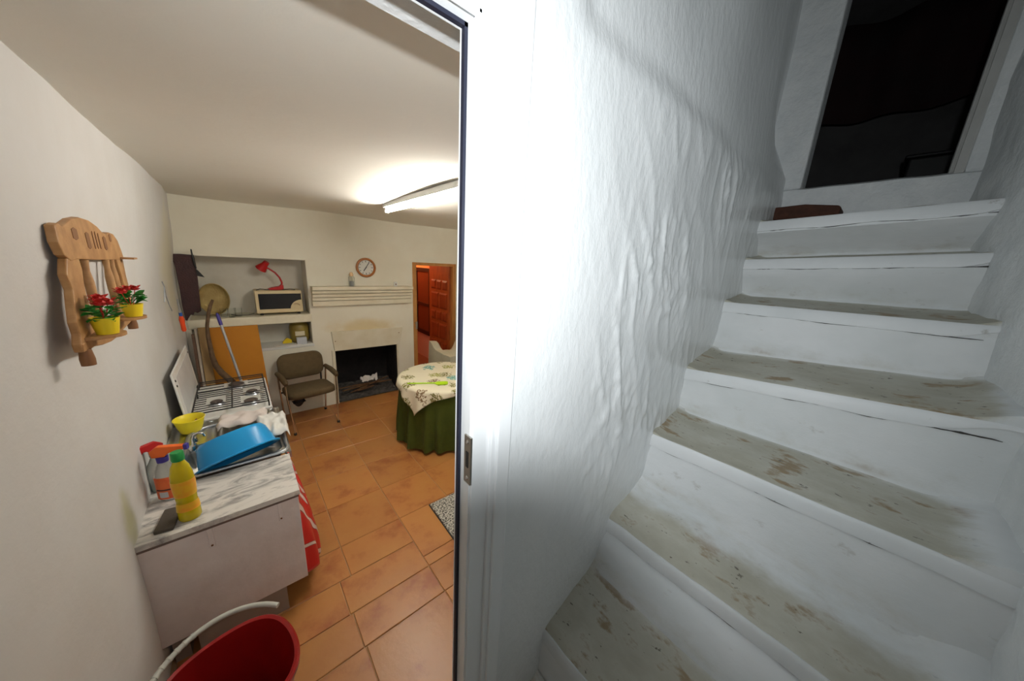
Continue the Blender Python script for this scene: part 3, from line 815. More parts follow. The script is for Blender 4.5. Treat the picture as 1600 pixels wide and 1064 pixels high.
# ------------------------------------------------------------ back door and passage
d2 = thing('door_2', 'red-brown panelled wooden door standing open in a pine frame', None, kind='structure')
b = B(); b.box(2.085, YB - 0.006, 0.0, 2.15, YB + 0.10, 2.045); b.build('frame_post', 'pine', d2, bevel=0.004)
b = B(); b.box(2.80, YB - 0.006, 0.0, 2.86, YB + 0.10, 2.045); b.build('frame_post', 'pine', d2, bevel=0.004)
b = B(); b.box(2.15, YB - 0.004, 2.0, 2.80, YB + 0.10, 2.045); b.build('frame_head', 'pine', d2, bevel=0.004)
b = B(); b.box(2.765, YB + 0.07, 0.02, 2.80, YB + 0.80, 2.0); leaf = b.build('leaf', 'door_red', d2, bevel=0.004)
zz = 0.12
rows = [0.34, 0.22, 0.34, 0.22, 0.34, 0.22]
for i, h in enumerate(rows):
    n = 2 if i % 2 == 0 else 3
    wv_ = 0.62 / n
    for j in range(n):
        b = B(); y0 = YB + 0.125 + j * wv_
        b.add([(2.765, y0, zz), (2.765, y0 + wv_ - 0.03, zz), (2.765, y0 + wv_ - 0.03, zz + h - 0.05), (2.765, y0, zz + h - 0.05),
               (2.752, y0 + 0.03, zz + 0.03), (2.752, y0 + wv_ - 0.06, zz + 0.03), (2.752, y0 + wv_ - 0.06, zz + h - 0.08), (2.752, y0 + 0.03, zz + h - 0.08)],
              [(4, 5, 6, 7), (0, 1, 5, 4), (1, 2, 6, 5), (2, 3, 7, 6), (3, 0, 4, 7), (0, 3, 2, 1)])
        b.build('door_panel', 'door_panel', leaf)
    zz += h
for z in (0.35, 1.1, 1.8):
    b = B(); b.tube([(2.795, YB + 0.085, z - 0.05), (2.795, YB + 0.085, z + 0.05)], 0.009, 8); b.build('hinge', 'rack_dark', d2)
b = B(); b.box(2.11, YB - 0.05, 1.08, 2.125, YB - 0.005, 1.095); b.box(2.105, YB - 0.055, 1.0, 2.13, YB - 0.045, 1.12); b.build('latch', 'plate_steel', d2)
b = B()
b.box(2.85, YB + 0.28, 0.0, 2.95, 8.5, 2.6)
o = b.build('wall_passage', 'passage_orange'); o['kind'] = 'structure'; o['label'] = 'orange passage wall behind the open door'
b = B(); b.box(2.0, 8.4, 0, 2.9, 8.5, 2.6); b.box(1.9, YB + TH, 0, 2.05, 8.5, 2.6)
o = b.build('wall_passage_end', 'passage_orange'); o['kind'] = 'structure'; o['label'] = 'orange far end of the passage'
b = B(); b.box(2.0, YB + 0.29, 2.5, 2.95, 8.5, 2.6)
o = b.build('ceiling', 'passage_orange'); o['kind'] = 'structure'; o['label'] = 'ceiling of the passage beyond the door'
b = B(); b.box(2.0, YB + 0.1, 0.03, 2.9, 8.5, 0.10)
o = b.build('floor', 'passage_tile'); o['kind'] = 'structure'; o['label'] = 'red passage floor beyond the door'
b = B(); b.box(2.838, 5.5, 0.10, 2.852, 8.4, 0.60)
o = b.build('trim_1', 'passage_pink'); o['kind'] = 'structure'; o['label'] = 'pink dado along the passage wall'
w1 = thing('window_1', 'dark wooden glazed shutter in the passage wall', None, kind='structure')
for (y0, y1, z0, z1, nm) in ((5.66, 5.72, 0.62, 1.93, 'stile'), (6.24, 6.30, 0.62, 1.93, 'stile'), (5.72, 6.24, 1.86, 1.93, 'rail'), (5.72, 6.24, 1.18, 1.24, 'rail'), (5.72, 6.24, 0.60, 0.68, 'rail')):
    b = B(); b.box(2.82, y0, z0, 2.849, y1, z1); b.build(nm, 'cabinet_dark', w1)
for (z0, z1) in ((0.68, 1.18), (1.24, 1.86)):
    b = B(); b.box(2.838, 5.72, z0, 2.848, 6.24, z1); b.build('pane', 'cabinet_pane', w1)
bulb = thing('passage_fill_bulb', 'unseen bulb added on the passage ceiling to brighten the passage', 'lamp', (2.40, 6.3, 2.55))  # out-of-view bulb added to brighten the door leaf and passage
b = B(); b.lathe([(0.02, 0), (0.02, -0.05), (0.03, -0.08), (0.028, -0.11), (0.006, -0.13)], 14, cap0=True, cap1=True); b.build('bulb', 'tube_housing', bulb, smooth=60)
pl_ = bpy.data.lights.new('passage_fill_light', 'POINT'); pl_.energy = 26; pl_.color = (1.0, 0.72, 0.42); pl_.shadow_soft_size = 0.05  # added warm fill light for the passage
plo = bpy.data.objects.new('passage_fill_light', pl_); COL.objects.link(plo); plo.location = (2.40, 6.3, 2.36)

# ------------------------------------------------------------ round table
TC = (1.775, 3.225)
tb = thing('round_table', 'round table under a floor-length green skirt', 'table', (TC[0], TC[1], 0))
def skr(r, z, t):
    k = ss(0.74, 0.1, z)
    return r + k * (0.030 * math.sin(17 * t + 1.2 * math.sin(3 * t)) + 0.012 * math.sin(29 * t + 2))
b = B(); b.lathe([(0.505, 0.745), (0.512, 0.70), (0.515, 0.55), (0.52, 0.35), (0.525, 0.18), (0.53, 0.035)], 220, rfun=skr, cap0=True)
b.build('skirt', 'skirt_green', tb, smooth=80)
b = B(); b.lathe([(0.49, 0.715), (0.50, 0.72), (0.50, 0.742), (0.49, 0.745)], 60, cap0=True, cap1=True); b.build('tabletop', 'pine', tb)
for k in range(4):
    t = PI / 4 + k * PI / 2
    b = B(); b.tube([(0.34 * math.cos(t), 0.34 * math.sin(t), 0.0), (0.34 * math.cos(t), 0.34 * math.sin(t), 0.72)], 0.025, 8); b.build('leg', 'pine', tb)
# square floral cloth: corners hang over the round top
S = 0.575
def cl(u, v):
    x, y = (2 * u - 1) * S, (2 * v - 1) * S
    rho = math.hypot(x, y); th = math.atan2(y, x)
    R0 = 0.505
    if rho <= R0: return (x, y, 0.752 + 0.0015 * nz(x, y, 1, 6))
    h = rho - R0
    k = R0 + 0.022 * min(1, h / 0.02) + 0.16 * h + 0.10 * h * math.sin(th * 14 + 1.0)
    return (k * math.cos(th), k * math.sin(th), 0.752 - 0.95 * h)
b = B(); b.grid(cl, 90, 90)
cloth = b.build('tablecloth', 'floral_cloth', smooth=80, solid=0.002, fix=False, loc=(TC[0], TC[1], 0), rot=(0, 0, math.radians(-17)))
uv = cloth.data.uv_layers.new(name='UVMap')
for lp in cloth.data.loops:
    i = lp.vertex_index; uv.data[lp.index].uv = ((i % 91) / 90, (i // 91) / 90)
tag(cloth, 'cream floral cloth draped over the round table', 'tablecloth')
sw = thing('fly_swatter', 'lime green plastic fly swatter lying on the floral cloth', 'fly swatter', (1.49, 3.05, 0.756), math.atan2(-0.22, 0.375))
b = B(); b.tube([(-0.22, 0, 0.006), (0.08, 0, 0.006)], 0.007, 8); b.build('handle', 'lime', sw)
b = B(); b.prism([(0.07, -0.01), (0.10, -0.045), (0.19, -0.05), (0.215, -0.03), (0.215, 0.03), (0.19, 0.05), (0.10, 0.045), (0.07, 0.01)], 2, 0.002, 0.007); b.build('paddle', 'lime', sw)

# armchair under a sheet
def sheet(u, v):
    x, y = -0.42 + 0.84 * u, -0.36 + 0.72 * v
    z = 0.50 + 0.20 * (1 - ss(-0.30, -0.16, x)) + 0.24 * ss(0.20, 0.32, x) + 0.46 * ss(-0.02, 0.26, x) * ss(-0.30, 0.0, y) + 0.10 * ss(0.1, 0.3, y)
    e = max(ss(0.32, 0.42, abs(x)), ss(0.27, 0.36, abs(y)))
    z = z * (1 - 0.0 * e) + 0.02 * nz(x, y, 3, 7)
    if u in (0, 1) or v in (0, 1): z = 0.03
    return (x * (1 + 0.04 * (u in (0, 1))), y, z)
b = B(); b.grid(sheet, 40, 36)
o = b.build('covered_armchair', 'sheet_pale', smooth=60, solid=0.004, fix=False, loc=(2.68, 4.28, 0)); tag(o, 'armchair hidden under a pale sheet behind the round table', 'armchair')

# ------------------------------------------------------------ brown office chair
ch = thing('visitor_chair', 'brown fabric armchair with chrome legs beside the fireplace', 'chair', (0.535, 4.395, 0), math.radians(6))
def pad(nx, ny, fx):
    bb = B(); return bb
def cushion(w_, d_, t_, r_, seg=6):
    # rounded-rectangle prism with domed top
    pts = []
    for cx, cy, a0 in ((w_ / 2 - r_, d_ / 2 - r_, 0), (-w_ / 2 + r_, d_ / 2 - r_, PI / 2), (-w_ / 2 + r_, -d_ / 2 + r_, PI), (w_ / 2 - r_, -d_ / 2 + r_, 1.5 * PI)):
        for k in range(seg + 1):
            a = a0 + k * PI / 2 / seg; pts.append((cx + r_ * math.cos(a), cy + r_ * math.sin(a)))
    bb = B(); n = len(pts); rings = [(0.90, -t_ / 2), (0.985, -t_ / 2 + 0.01), (1.0, 0), (0.985, t_ / 2 - 0.012), (0.90, t_ / 2), (0.5, t_ / 2 + 0.008)]
    for s, z in rings:
        bb.v += [(p[0] * s, p[1] * s, z) for p in pts]
    for i in range(len(rings) - 1):
        for k in range(n):
            bb.f.append([i * n + k, i * n + (k + 1) % n, (i + 1) * n + (k + 1) % n, (i + 1) * n + k]); bb.m.append(0)
    bb.f.append(list(range(n))[::-1]); bb.m.append(0)
    bb.f.append([(len(rings) - 1) * n + k for k in range(n)]); bb.m.append(0)
    return bb
b = cushion(0.50, 0.46, 0.085, 0.09); b.xf(Matrix.Translation((0, -0.02, 0.45)) @ Matrix.Rotation(math.radians(4), 4, 'X').inverted()); b.build('seat', 'chair_fabric', ch, smooth=60)
b = cushion(0.50, 0.32, 0.06, 0.10); b.xf(Matrix.Translation((0, 0.235, 0.70)) @ Matrix.Rotation(math.radians(78), 4, 'X')); b.build('backrest', 'chair_fabric', ch, smooth=60)
for s in (-1, 1):
    b = B(); b.tube([(s * 0.265, 0.20, 0.645), (s * 0.265, 0.0, 0.655), (s * 0.265, -0.17, 0.645), (s * 0.265, -0.215, 0.625)], [0.026, 0.031, 0.031, 0.02], 10); b.build('armrest', 'chair_fabric', ch, smooth=60)
    b = B(); b.tube([(s * 0.265, -0.18, 0.63), (s * 0.262, -0.19, 0.44), (s * 0.235, -0.245, 0.0)], 0.011, 8); lg = b.build('leg', 'chrome', ch, smooth=60)
    b = B(); b.lathe([(0.016, 0), (0.016, 0.025)], 10, (s * 0.235, -0.245, 0.0), cap0=True, cap1=True); b.build('foot_cap', 'rubber', lg)
    b = B(); b.tube([(s * 0.265, 0.20, 0.64), (s * 0.255, 0.215, 0.44), (s * 0.235, 0.25, 0.0)], 0.011, 8); lg = b.build('leg', 'chrome', ch, smooth=60)
    b = B(); b.lathe([(0.016, 0), (0.016, 0.025)], 10, (s * 0.235, 0.25, 0.0), cap0=True, cap1=True); b.build('foot_cap', 'rubber', lg)
    b = B(); b.tube([(s * 0.20, 0.20, 0.42), (s * 0.21, 0.215, 0.66)], 0.010, 8); b.build('back_support', 'rubber', ch)
b = B(); b.tube([(-0.26, -0.12, 0.41), (0.26, -0.12, 0.41)], 0.011, 8); b.tube([(-0.26, 0.14, 0.41), (0.26, 0.14, 0.41)], 0.011, 8); b.build('seat_rail', 'rubber', ch)
b = B(); b.grid(lambda u, v: (-0.20 + 0.13 * u, -0.14 + 0.10 * v, 0.35 - 0.07 * math.sin(PI * u) * math.sin(PI * v) + 0.01 * nz(u * 3, v * 3, 2)), 8, 8)
b.box(-0.17, -0.12, 0.34, -0.10, -0.06, 0.41)
b.build('tilt_box', 'ink', ch)

# ------------------------------------------------------------ stove
ST = (-0.12, 3.58, 0)
stv = thing('gas_stove', 'white four-burner gas stove with raised lid beside the sink', 'stove', ST)
b = B(); b.box(-0.27, -0.40, 0.04, 0.205, 0.40, 0.785); b.build('body', 'stove_side', stv, bevel=0.004)
b = B(); b.box(-0.275, -0.41, 0.785, 0.235, 0.41, 0.812); hob = b.build('hob', 'enamel', stv, bevel=0.006)
for (x, y, r) in ((0.01, 0.25, 0.062), (0.115, -0.02, 0.043), (-0.12, -0.14, 0.043), (0.10, -0.25, 0.05)):
    b = B(); b.lathe([(r + 0.012, 0.812), (r, 0.826), (r - 0.006, 0.834)], 20, (x, y, 0), cap1=True); br = b.build('burner', 'grey_metal', stv)
    b = B(); b.lathe([(r - 0.004, 0.834), (r - 0.002, 0.842), (r - 0.012, 0.848)], 20, (x, y, 0), cap0=True, cap1=True); b.build('burner_cap', 'burner_cap', br)
def grate(y0, y1, step, burners):
    bb = B(); z = 0.858
    for (p, q) in (((-0.25, y0), (0.215, y0)), ((-0.25, y1), (0.215, y1)), ((-0.25, y0), (-0.25, y1)), ((0.215, y0), (0.215, y1))):
        bb.tube([(p[0], p[1], z), (q[0], q[1], z)], 0.0055, 6)
    y = y0 + step
    while y < y1 - 0.01:
        cuts = sorted([(x - r, x + r) for (x, yy, r) in burners if abs(yy - y) < r])
        a = -0.25
        for (c0, c1) in cuts + [(0.215, 9)]:
            if c0 - a > 0.01: bb.tube([(a, y, z), (c0, y, z)], 0.0042, 6)
            a = c1
        y += step
    for x in (-0.25, 0.215):
        for y in (y0, y1): bb.tube([(x, y, 0.81), (x, y, z)], 0.005, 6)
    bb.tube([(-0.02, y0, z), (-0.02, y1, z)], 0.0048, 6)
    return bb
grate(0.11, 0.39, 0.075, [(0.01, 0.25, 0.085)]).build('grate', 'black_iron', stv, smooth=50)
grate(-0.39, 0.10, 0.049, [(0.115, -0.02, 0.06), (-0.12, -0.14, 0.06), (0.10, -0.25, 0.065)]).build('grate', 'black_iron', stv, smooth=50)
b = B(); b.box(0.205, -0.38, 0.66, 0.222, 0.38, 0.775); cp = b.build('control_panel', 'stove_side', stv, bevel=0.003)
for y in (-0.28, -0.14, 0.0, 0.14, 0.28):
    b = B(); b.lathe([(0.02, 0), (0.018, 0.022)], 14, cap0=True, cap1=True); b.xf(Matrix.Translation((0.222, y, 0.72)) @ Matrix.Rotation(PI / 2, 4, 'Y')); b.build('knob', 'knob_red', cp, smooth=50)
b = B(); b.box(0.205, -0.37, 0.12, 0.225, 0.37, 0.64); od = b.build('oven_door', 'stove_side', stv, bevel=0.004)
b = B(); b.tube([(0.225, -0.28, 0.60), (0.25, -0.28, 0.60), (0.25, 0.28, 0.60), (0.225, 0.28, 0.60)], 0.008, 8); b.build('handle', 'chrome', od)
# lid: leaning back against the wall
lidM = Matrix.Translation((-0.265, 0, 0.815)) @ Matrix.Rotation(math.radians(-4.5), 4, 'Y')
b = B(); b.box(-0.012, -0.47, 0.0, 0.0, 0.47, 0.40); b.xf(lidM); lid = b.build('lid', 'enamel', stv, bevel=0.004)
b = B(); b.box(0.0, -0.37, 0.05, 0.002, 0.38, 0.35); b.xf(lidM); b.build('lid_panel', 'enamel_lid', lid)
for (y, z) in ((-0.43, 0.30), (-0.43, 0.34), (0.43, 0.34)):
    b = B(); b.tube([(0, y, z), (0.004, y, z)], 0.009, 8); b.xf(lidM); b.build('lid_bumper', 'rubber', lid)
for y in (-0.34, 0.36):
    b = B(); b.box(-0.025, y - 0.03, -0.03, 0.014, y + 0.03, 0.025); b.xf(lidM); b.build('lid_hinge', 'rubber', lid)

# ------------------------------------------------------------ counter, sink, curtain
cw = thing('marble_worktop', 'grey veined marble worktop beside the steel sink', 'worktop', (-0.16, 2.1, 0.77))
b = B(); b.box(-0.325, -0.21, 0.0, 0.297, 0.225, 0.03); b.build('slab', 'marble', cw, bevel=0.002)
b = B(); b.box(-0.325, -0.206, -0.014, 0.290, 0.225, 0.0); b.build('backing_board', 'slab_edge', cw)
pn = thing('under_sink_cabinet', 'pale lilac side panel carrying the marble worktop', 'cabinet', (-0.16, 1.90, 0))
b = B()
def panel(u, v):
    return (-0.325 + 0.615 * u, 0.0 + 0.003 * nz(u * 5, v * 5, 1), 0.185 + 0.57 * v)
b.box(-0.325, 0.0, 0.185, 0.288, 0.035, 0.756); b.build('side_panel', 'panel_lilac', pn, bevel=0.003)
for x in (-0.08, 0.20):
    b = B(); b.box(x - 0.010, -0.008, 0.645, x + 0.010, 0.0, 0.756); br = b.build('bracket', 'panel_lilac', pn, bevel=0.002)
    b = B(); b.tube([(x, -0.010, 0.66), (x, -0.006, 0.66)], 0.005, 8); b.build('screw', 'rack_dark', br)
b = B(); b.box(-0.30, 0.06, 0.0, -0.24, 1.10, 0.75); b.build('rear_support', 'panel_leg', pn)
b = B(); b.box(-0.20, 0.02, 0.0, 0.18, 0.10, 0.185); b.build('plinth', 'panel_leg', pn)
b = B(); b.box(-0.24, 1.08, 0.0, 0.25, 1.12, 0.765); b.build('end_panel', 'panel_leg', pn)
sk = thing('steel_sink', 'stainless steel sink top between marble worktop and stove', 'sink', (-0.16, 2.74, 0.77))
def sinkf(u, v):
    x, y = -0.315 + 0.625 * u, -0.405 + 0.80 * v
    def rr(cx, cy, hx, hy, r):
        qx, qy = abs(x - cx) - hx + r, abs(y - cy) - hy + r
        return math.hypot(max(qx, 0), max(qy, 0)) + min(max(qx, qy), 0) - r
    d1 = rr(0.03, -0.17, 0.235, 0.185, 0.05)
    z = 0.034 + 0.006 * (1 - ss(0.0, 0.02, d1)) * ss(-0.012, 0.0, d1)
    z -= 0.145 * ss(0.002, -0.022, d1)
    if d1 > 0.03: z += 0.003 * math.sin(x * 140) * ss(0.06, 0.1, y)
    return (x, y, z)
b = B(); b.grid(sinkf, 90, 110); b.build('sink_top', 'steel', sk, smooth=70)
b = B(); b.box(-0.315, -0.405, 0.005, 0.31, 0.395, 0.031) if False else None
b = B(); b.box(0.302, -0.405, -0.01, 0.311, 0.395, 0.037); b.build('front_rim', 'steel', sk)
b = B(); b.box(-0.315, 0.388, -0.01, 0.311, 0.397, 0.037); b.build('end_rim', 'steel', sk)
rimp = []
for (cx, cy, a0) in ((0.155, 0.145, 0), (-0.075, 0.145, PI / 2), (-0.155, -0.34, PI), (0.235, -0.34, 1.5 * PI)):
    rr_ = 0.14 if cy > 0 else 0.06
    for k in range(9):
        t = a0 + k * PI / 16; rimp.append((cx + rr_ * math.cos(t), cy + rr_ * math.sin(t), 0.042))
b = B(); b.tube(rimp + [rimp[0]], 0.011, 8, cap=False); b.build('raised_rim', 'grey_metal', sk, smooth=60)
tp = thing('kitchen_tap', 'chrome two-handled tap behind the blue basin', 'tap', (-0.325, 2.66, 0.812))
b = B(); b.lathe([(0.020, 0), (0.020, 0.012), (0.013, 0.02), (0.013, 0.06)], 16, cap0=True, cap1=True); b.build('base', 'chrome', tp, smooth=45)
b = B(); b.tube([(0, 0, 0.05), (0.0, 0, 0.09), (0.008, 0.0, 0.115), (0.03, 0.0, 0.125), (0.05, 0.0, 0.115), (0.056, 0.0, 0.095)], 0.008, 12); b.build('spout', 'chrome', tp, smooth=60)
for s in (-1, 1):
    b = B(); b.tube([(0, 0, 0.04), (0, s * 0.05, 0.045)], 0.008, 8); b.lathe([(0.014, -0.012), (0.018, 0.0), (0.013, 0.02)], 12, (0, s * 0.058, 0.05), cap0=True, cap1=True); b.build('handle', 'chrome', tp, smooth=50)

# red curtain under the sink
b = B()
NU, NV = 90, 26
def cur(u, v):
    y = 1.915 + 1.05 * u
    z = 0.755 - (0.585 + 0.04 * ss(0.0, 0.12, u)) * v
    bulge = 0.080 * math.sin(min(v, 1) * PI * 0.55) * ss(0.0, 0.10, u) * (1 - ss(0.35, 0.8, u) * 0.5)
    return (0.128 + bulge + (0.004 + 0.016 * v) * ss(0.0, 0.08, u) * math.sin(u * 46 + 0.6 * math.sin(v * 5)) - 0.024 * v * (1 - ss(0, 0.05, u)), y, z)
b.grid(cur, NU, NV)
cu = b.build('sink_curtain', 'red_print', smooth=80, solid=0.003, fix=False)
uv = cu.data.uv_layers.new(name='UVMap')
for lp in cu.data.loops:
    i = lp.vertex_index; uv.data[lp.index].uv = ((i % (NU + 1)) / NU * 1.6, (i // (NU + 1)) / NV)
tag(cu, 'red curtain with white and black swirls hanging under the sink', 'curtain')

# ------------------------------------------------------------ things on the counter
def place(name, label, cat, loc_, rot=(0, 0, 0), group=None):
    t = thing(name, label, cat, loc_, 0, group); t.rotation_euler = rot; return t
bs_ = place('plastic_basin', 'blue plastic washing-up basin tipped upside down over the sink', 'basin', (-0.105, 2.43, 0.815), (math.radians(-33), math.radians(-13), math.radians(1)))
b = B()
b.lathe([(0.200, 0.0), (0.214, 0.0), (0.217, 0.005), (0.213, 0.010), (0.196, 0.012), (0.188, 0.06), (0.174, 0.125), (0.158, 0.150), (0.12, 0.156), (0.0005, 0.156),
         (0.0005, 0.152), (0.12, 0.152), (0.154, 0.146), (0.170, 0.122), (0.184, 0.058), (0.192, 0.006), (0.200, 0.0)], 64, rfun=lambda r, z, t: r * (0.55 + 0.45 * (abs(math.cos(t)) ** 3 + abs(math.sin(t)) ** 3) ** (-1 / 3)), ex=1.0, ey=0.80)
b.build('tub', 'basin_blue', bs_, smooth=50)
yb = place('yellow_bowl', 'yellow plastic bowl by the wall behind the sink', 'bowl', (-0.365, 3.005, 0.812))
b = B(); b.lathe([(0.052, 0.0), (0.056, 0.004), (0.070, 0.05), (0.080, 0.098), (0.085, 0.10), (0.083, 0.103), (0.076, 0.098), (0.066, 0.05), (0.052, 0.008), (0.0005, 0.008)], 30, cap0=True); b.build('bowl', 'yellow_bowl', yb, smooth=50)
b = B(); b.tube([(0.03, 0.06, 0.06), (0.0, 0.0, 0.03), (-0.02, -0.05, 0.075)], 0.004, 6); b.build('strainer_bar', 'rack_dark', yb)
# towels
def towel(name, label, matn, c, wx, wy, drop, seed, h=0.03):
    bb = B()
    def f(u, v):
        x, y = (u - 0.5) * wx, (v - 0.5) * wy
        z = h + 0.018 * nz(u * 5, v * 5, seed) + 0.005 * math.sin(u * 16 + 3 * nz(v * 2, u, seed))
        e = ss(0.42, 0.5, abs(u - 0.5)) + ss(0.42, 0.5, abs(v - 0.5))
        z -= drop * e
        return (c[0] + x * (1 + 0.15 * nz(v * 3, seed, 0)), c[1] + y * (1 + 0.2 * nz(u * 3, 3, seed)), c[2] + z)
    bb.grid(f, 30, 30)
    o = bb.build(name, matn, smooth=70, solid=0.004, fix=False); tag(o, label, 'cloth'); return o
towel('tea_towel', 'pale pink crumpled towel spread along the stove side of the sink', 'cloth_pink', (-0.075, 2.95, 0.825), 0.30, 0.20, 0.02, 3.3, 0.045)
towel('dish_cloth', 'white cloth hanging over the corner of the sink', 'cloth_white', (0.085, 2.70, 0.835), 0.17, 0.36, 0.03, 8.1, 0.05)
b = B(); b.box(-0.04, -0.03, 0, 0.04, 0.03, 0.022); o = b.build('scouring_pad', 'green_scrub', bevel=0.006, loc=(0.015, 2.50, 0.668)); tag(o, 'green scouring pad in the sink under the basin', 'scouring pad')
b = B(); b.box(-0.033, -0.082, 0, 0.033, 0.082, 0.018); o = b.build('sponge_cloth', 'sponge_dark', bevel=0.005, loc=(-0.378, 2.005, 0.8005), rot=(0, 0, -0.12)); tag(o, 'flat dark brown scourer on the marble behind the yellow bottle', 'scourer')

db = place('dish_soap_bottle', 'yellow washing-up liquid bottle with green cap on the marble', 'bottle', (-0.302, 1.975, 0.80))
pr = [(0.0, 0.001), (0.036, 0.001), (0.042, 0.012), (0.041, 0.06), (0.037, 0.10), (0.039, 0.15), (0.042, 0.20), (0.040, 0.25), (0.032, 0.29), (0.021, 0.315), (0.019, 0.325)]
b = B(); b.lathe([(max(r, 0.0005), z) for r, z in pr], 28, cap1=True, ex=1.0, ey=0.8); b.build('bottle', 'soap_yellow', db, smooth=50)
b = B(); b.lathe([(0.0395, 0.135), (0.0402, 0.15), (0.0432, 0.20), (0.0425, 0.22)], 28, ex=1.0, ey=0.8); b.build('label', 'soap_label', db, smooth=50)
b = B(); b.lathe([(0.0428, 0.058), (0.0405, 0.085), (0.0385, 0.10)], 28, ex=1.0, ey=0.8); b.build('lower_label', 'soap_label', db, smooth=50)
b = B(); b.lathe([(0.023, 0.322), (0.024, 0.33), (0.023, 0.362), (0.020, 0.366)], 20, cap0=True, cap1=True); b.build('cap', 'soap_cap', db, smooth=40)

def spray(loc_, label, body, head, collar, trig, s=1.0, rotz=0.0, liquid=None):
    t = place('spray_bottle', label, 'bottle', loc_, (0, 0, rotz))
    b = B(); b.lathe([(0.0005, 0.001), (0.040 * s, 0.001), (0.045 * s, 0.012), (0.045 * s, 0.12 * s), (0.040 * s, 0.155 * s), (0.024 * s, 0.19 * s), (0.016 * s, 0.21 * s)], 26, cap1=True, ex=1.0, ey=0.7); b.build('bottle', body, t, smooth=50)
    if liquid:
        b = B(); b.lathe([(0.039 * s, 0.004), (0.0442 * s, 0.013), (0.0442 * s, 0.05 * s)], 26, cap0=True, cap1=True, ex=1.0, ey=0.7); b.build('liquid', liquid, t, smooth=50)
    b = B(); b.lathe([(0.021 * s, 0.205 * s), (0.022 * s, 0.232 * s)], 18, cap0=True, cap1=True); b.build('collar', collar, t, smooth=40)
    b = B(); b.prism([(-0.032 * s, 0.232 * s), (0.014 * s, 0.232 * s), (0.030 * s, 0.250 * s), (0.090 * s, 0.262 * s), (0.090 * s, 0.282 * s), (-0.01 * s, 0.288 * s), (-0.038 * s, 0.265 * s)], 1, -0.013 * s, 0.013 * s); b.build('spray_head', head, t, bevel=0.003)
    b = B(); b.box(0.090 * s, -0.011 * s, 0.258 * s, 0.104 * s, 0.011 * s, 0.286 * s); b.build('nozzle', trig, t, bevel=0.002)
    b = B(); b.prism([(0.040 * s, 0.252 * s), (0.060 * s, 0.256 * s), (0.066 * s, 0.225 * s), (0.058 * s, 0.215 * s), (0.054 * s, 0.236 * s)], 1, -0.008 * s, 0.008 * s); b.build('trigger', trig, t)
    return t
t = spray((-0.392, 2.22, 0.80), 'spray bottle with orange head and blue collar on the marble', 'clear_plastic', 'spray_orange', 'violet_plastic', 'violet_plastic', 1.05, -0.35)
b = B()
for k in range(14):
    pass
b.grid(lambda u, v: (0.0485 * math.cos(-2.6 + 2.3 * u), 0.0485 * 0.7 * math.sin(-2.6 + 2.3 * u), 0.012 + 0.125 * v), 14, 2); lb = b.build('label', 'label_orange', t, smooth=60)
b = B(); b.grid(lambda u, v: (0.049 * math.cos(-2.1 + 0.75 * u), 0.049 * 0.7 * math.sin(-2.1 + 0.75 * u), 0.022 + 0.032 * v), 8, 1); b.build('label_patch', 'label_pale', lb)
b = B(); b.grid(lambda u, v: (0.049 * math.cos(-2.4 + 1.3 * u), 0.049 * 0.7 * math.sin(-2.4 + 1.3 * u), 0.062 + 0.008 * v), 8, 1); b.build('label_band', 'label_dark', lb)
t = spray((-0.435, 2.335, 0.80), 'clear spray bottle with red trigger and green liquid against the wall', 'clear_plastic', 'red_plastic', 'clear_plastic', 'red_plastic', 0.98, -2.6, 'green_liquid')

# ------------------------------------------------------------ bucket
bk = place('mop_bucket', 'red plastic bucket with grey carrying handle on the tiled floor', 'bucket', (-0.20, 1.345, 0.0), (0, 0, math.radians(12)))
def sq(r, z, t):
    c, s = abs(math.cos(t)), abs(math.sin(t)); e = 3.2
    k = (c ** e + s ** e) ** (-1 / e)
    spout = 1 + 0.10 * ss(0.35, 0.0, abs(t - PI * 0.98)) * ss(0.2, 0.45, z)
    return r * (0.45 + 0.55 * k) * spout
b = B()
b.lathe([(0.0005, 0.0), (0.150, 0.0), (0.156, 0.006), (0.205, 0.41), (0.222, 0.425), (0.224, 0.445), (0.217, 0.452), (0.205, 0.447), (0.198, 0.40), (0.150, 0.012), (0.0005, 0.010)], 72, rfun=sq, ey=0.98)
b.build('pail', 'bucket_red', bk, smooth=50)
b = B()
pts = []
for k in range(25):
    t = math.radians(36 + 140 * k / 24)
    pts.append((0.262 * math.cos(t), 0.305 * math.sin(t) - 0.02, 0.445 + 0.028 * math.sin(t)))
for i in range(24):
    a, c = Vector(pts[i]), Vector(pts[i + 1])
b.tube(pts, 0.011, 8); hnd = b.build('handle', 'bucket_handle', bk, smooth=60)
for k in range(11, 21):
    b = B(); p, q = Vector(pts[k]), Vector(pts[k + 1]); b.tube([p.lerp(q, 0.3), p.lerp(q, 0.65)], 0.0128, 8); b.build('grip_rib', 'bucket_handle', hnd, smooth=50)

# ------------------------------------------------------------ floor mat
mt = place('floor_mat', 'grey speckled mat with dark edge on the tiles', 'mat', (1.53, 1.87, 0.0), (0, 0, math.radians(-1.5)))
b = B(); b.box(-0.475, -0.285, 0.003, 0.475, 0.285, 0.016); b.build('pile', 'mat_speckle', mt, bevel=0.004)
b = B(); b.box(-0.482, -0.292, 0.0005, 0.482, 0.292, 0.008); b.build('border', 'black_iron', mt)

# ------------------------------------------------------------ left wall: rack with pots, tools
RX = -0.425
rk = place('wall_rack', 'carved wooden wall rack with spindles and two small shelves', 'wall rack', (RX, 2.05, 1.70))
def rp(l): return [(y - 2.05, z - 1.70) for (y, z) in l]
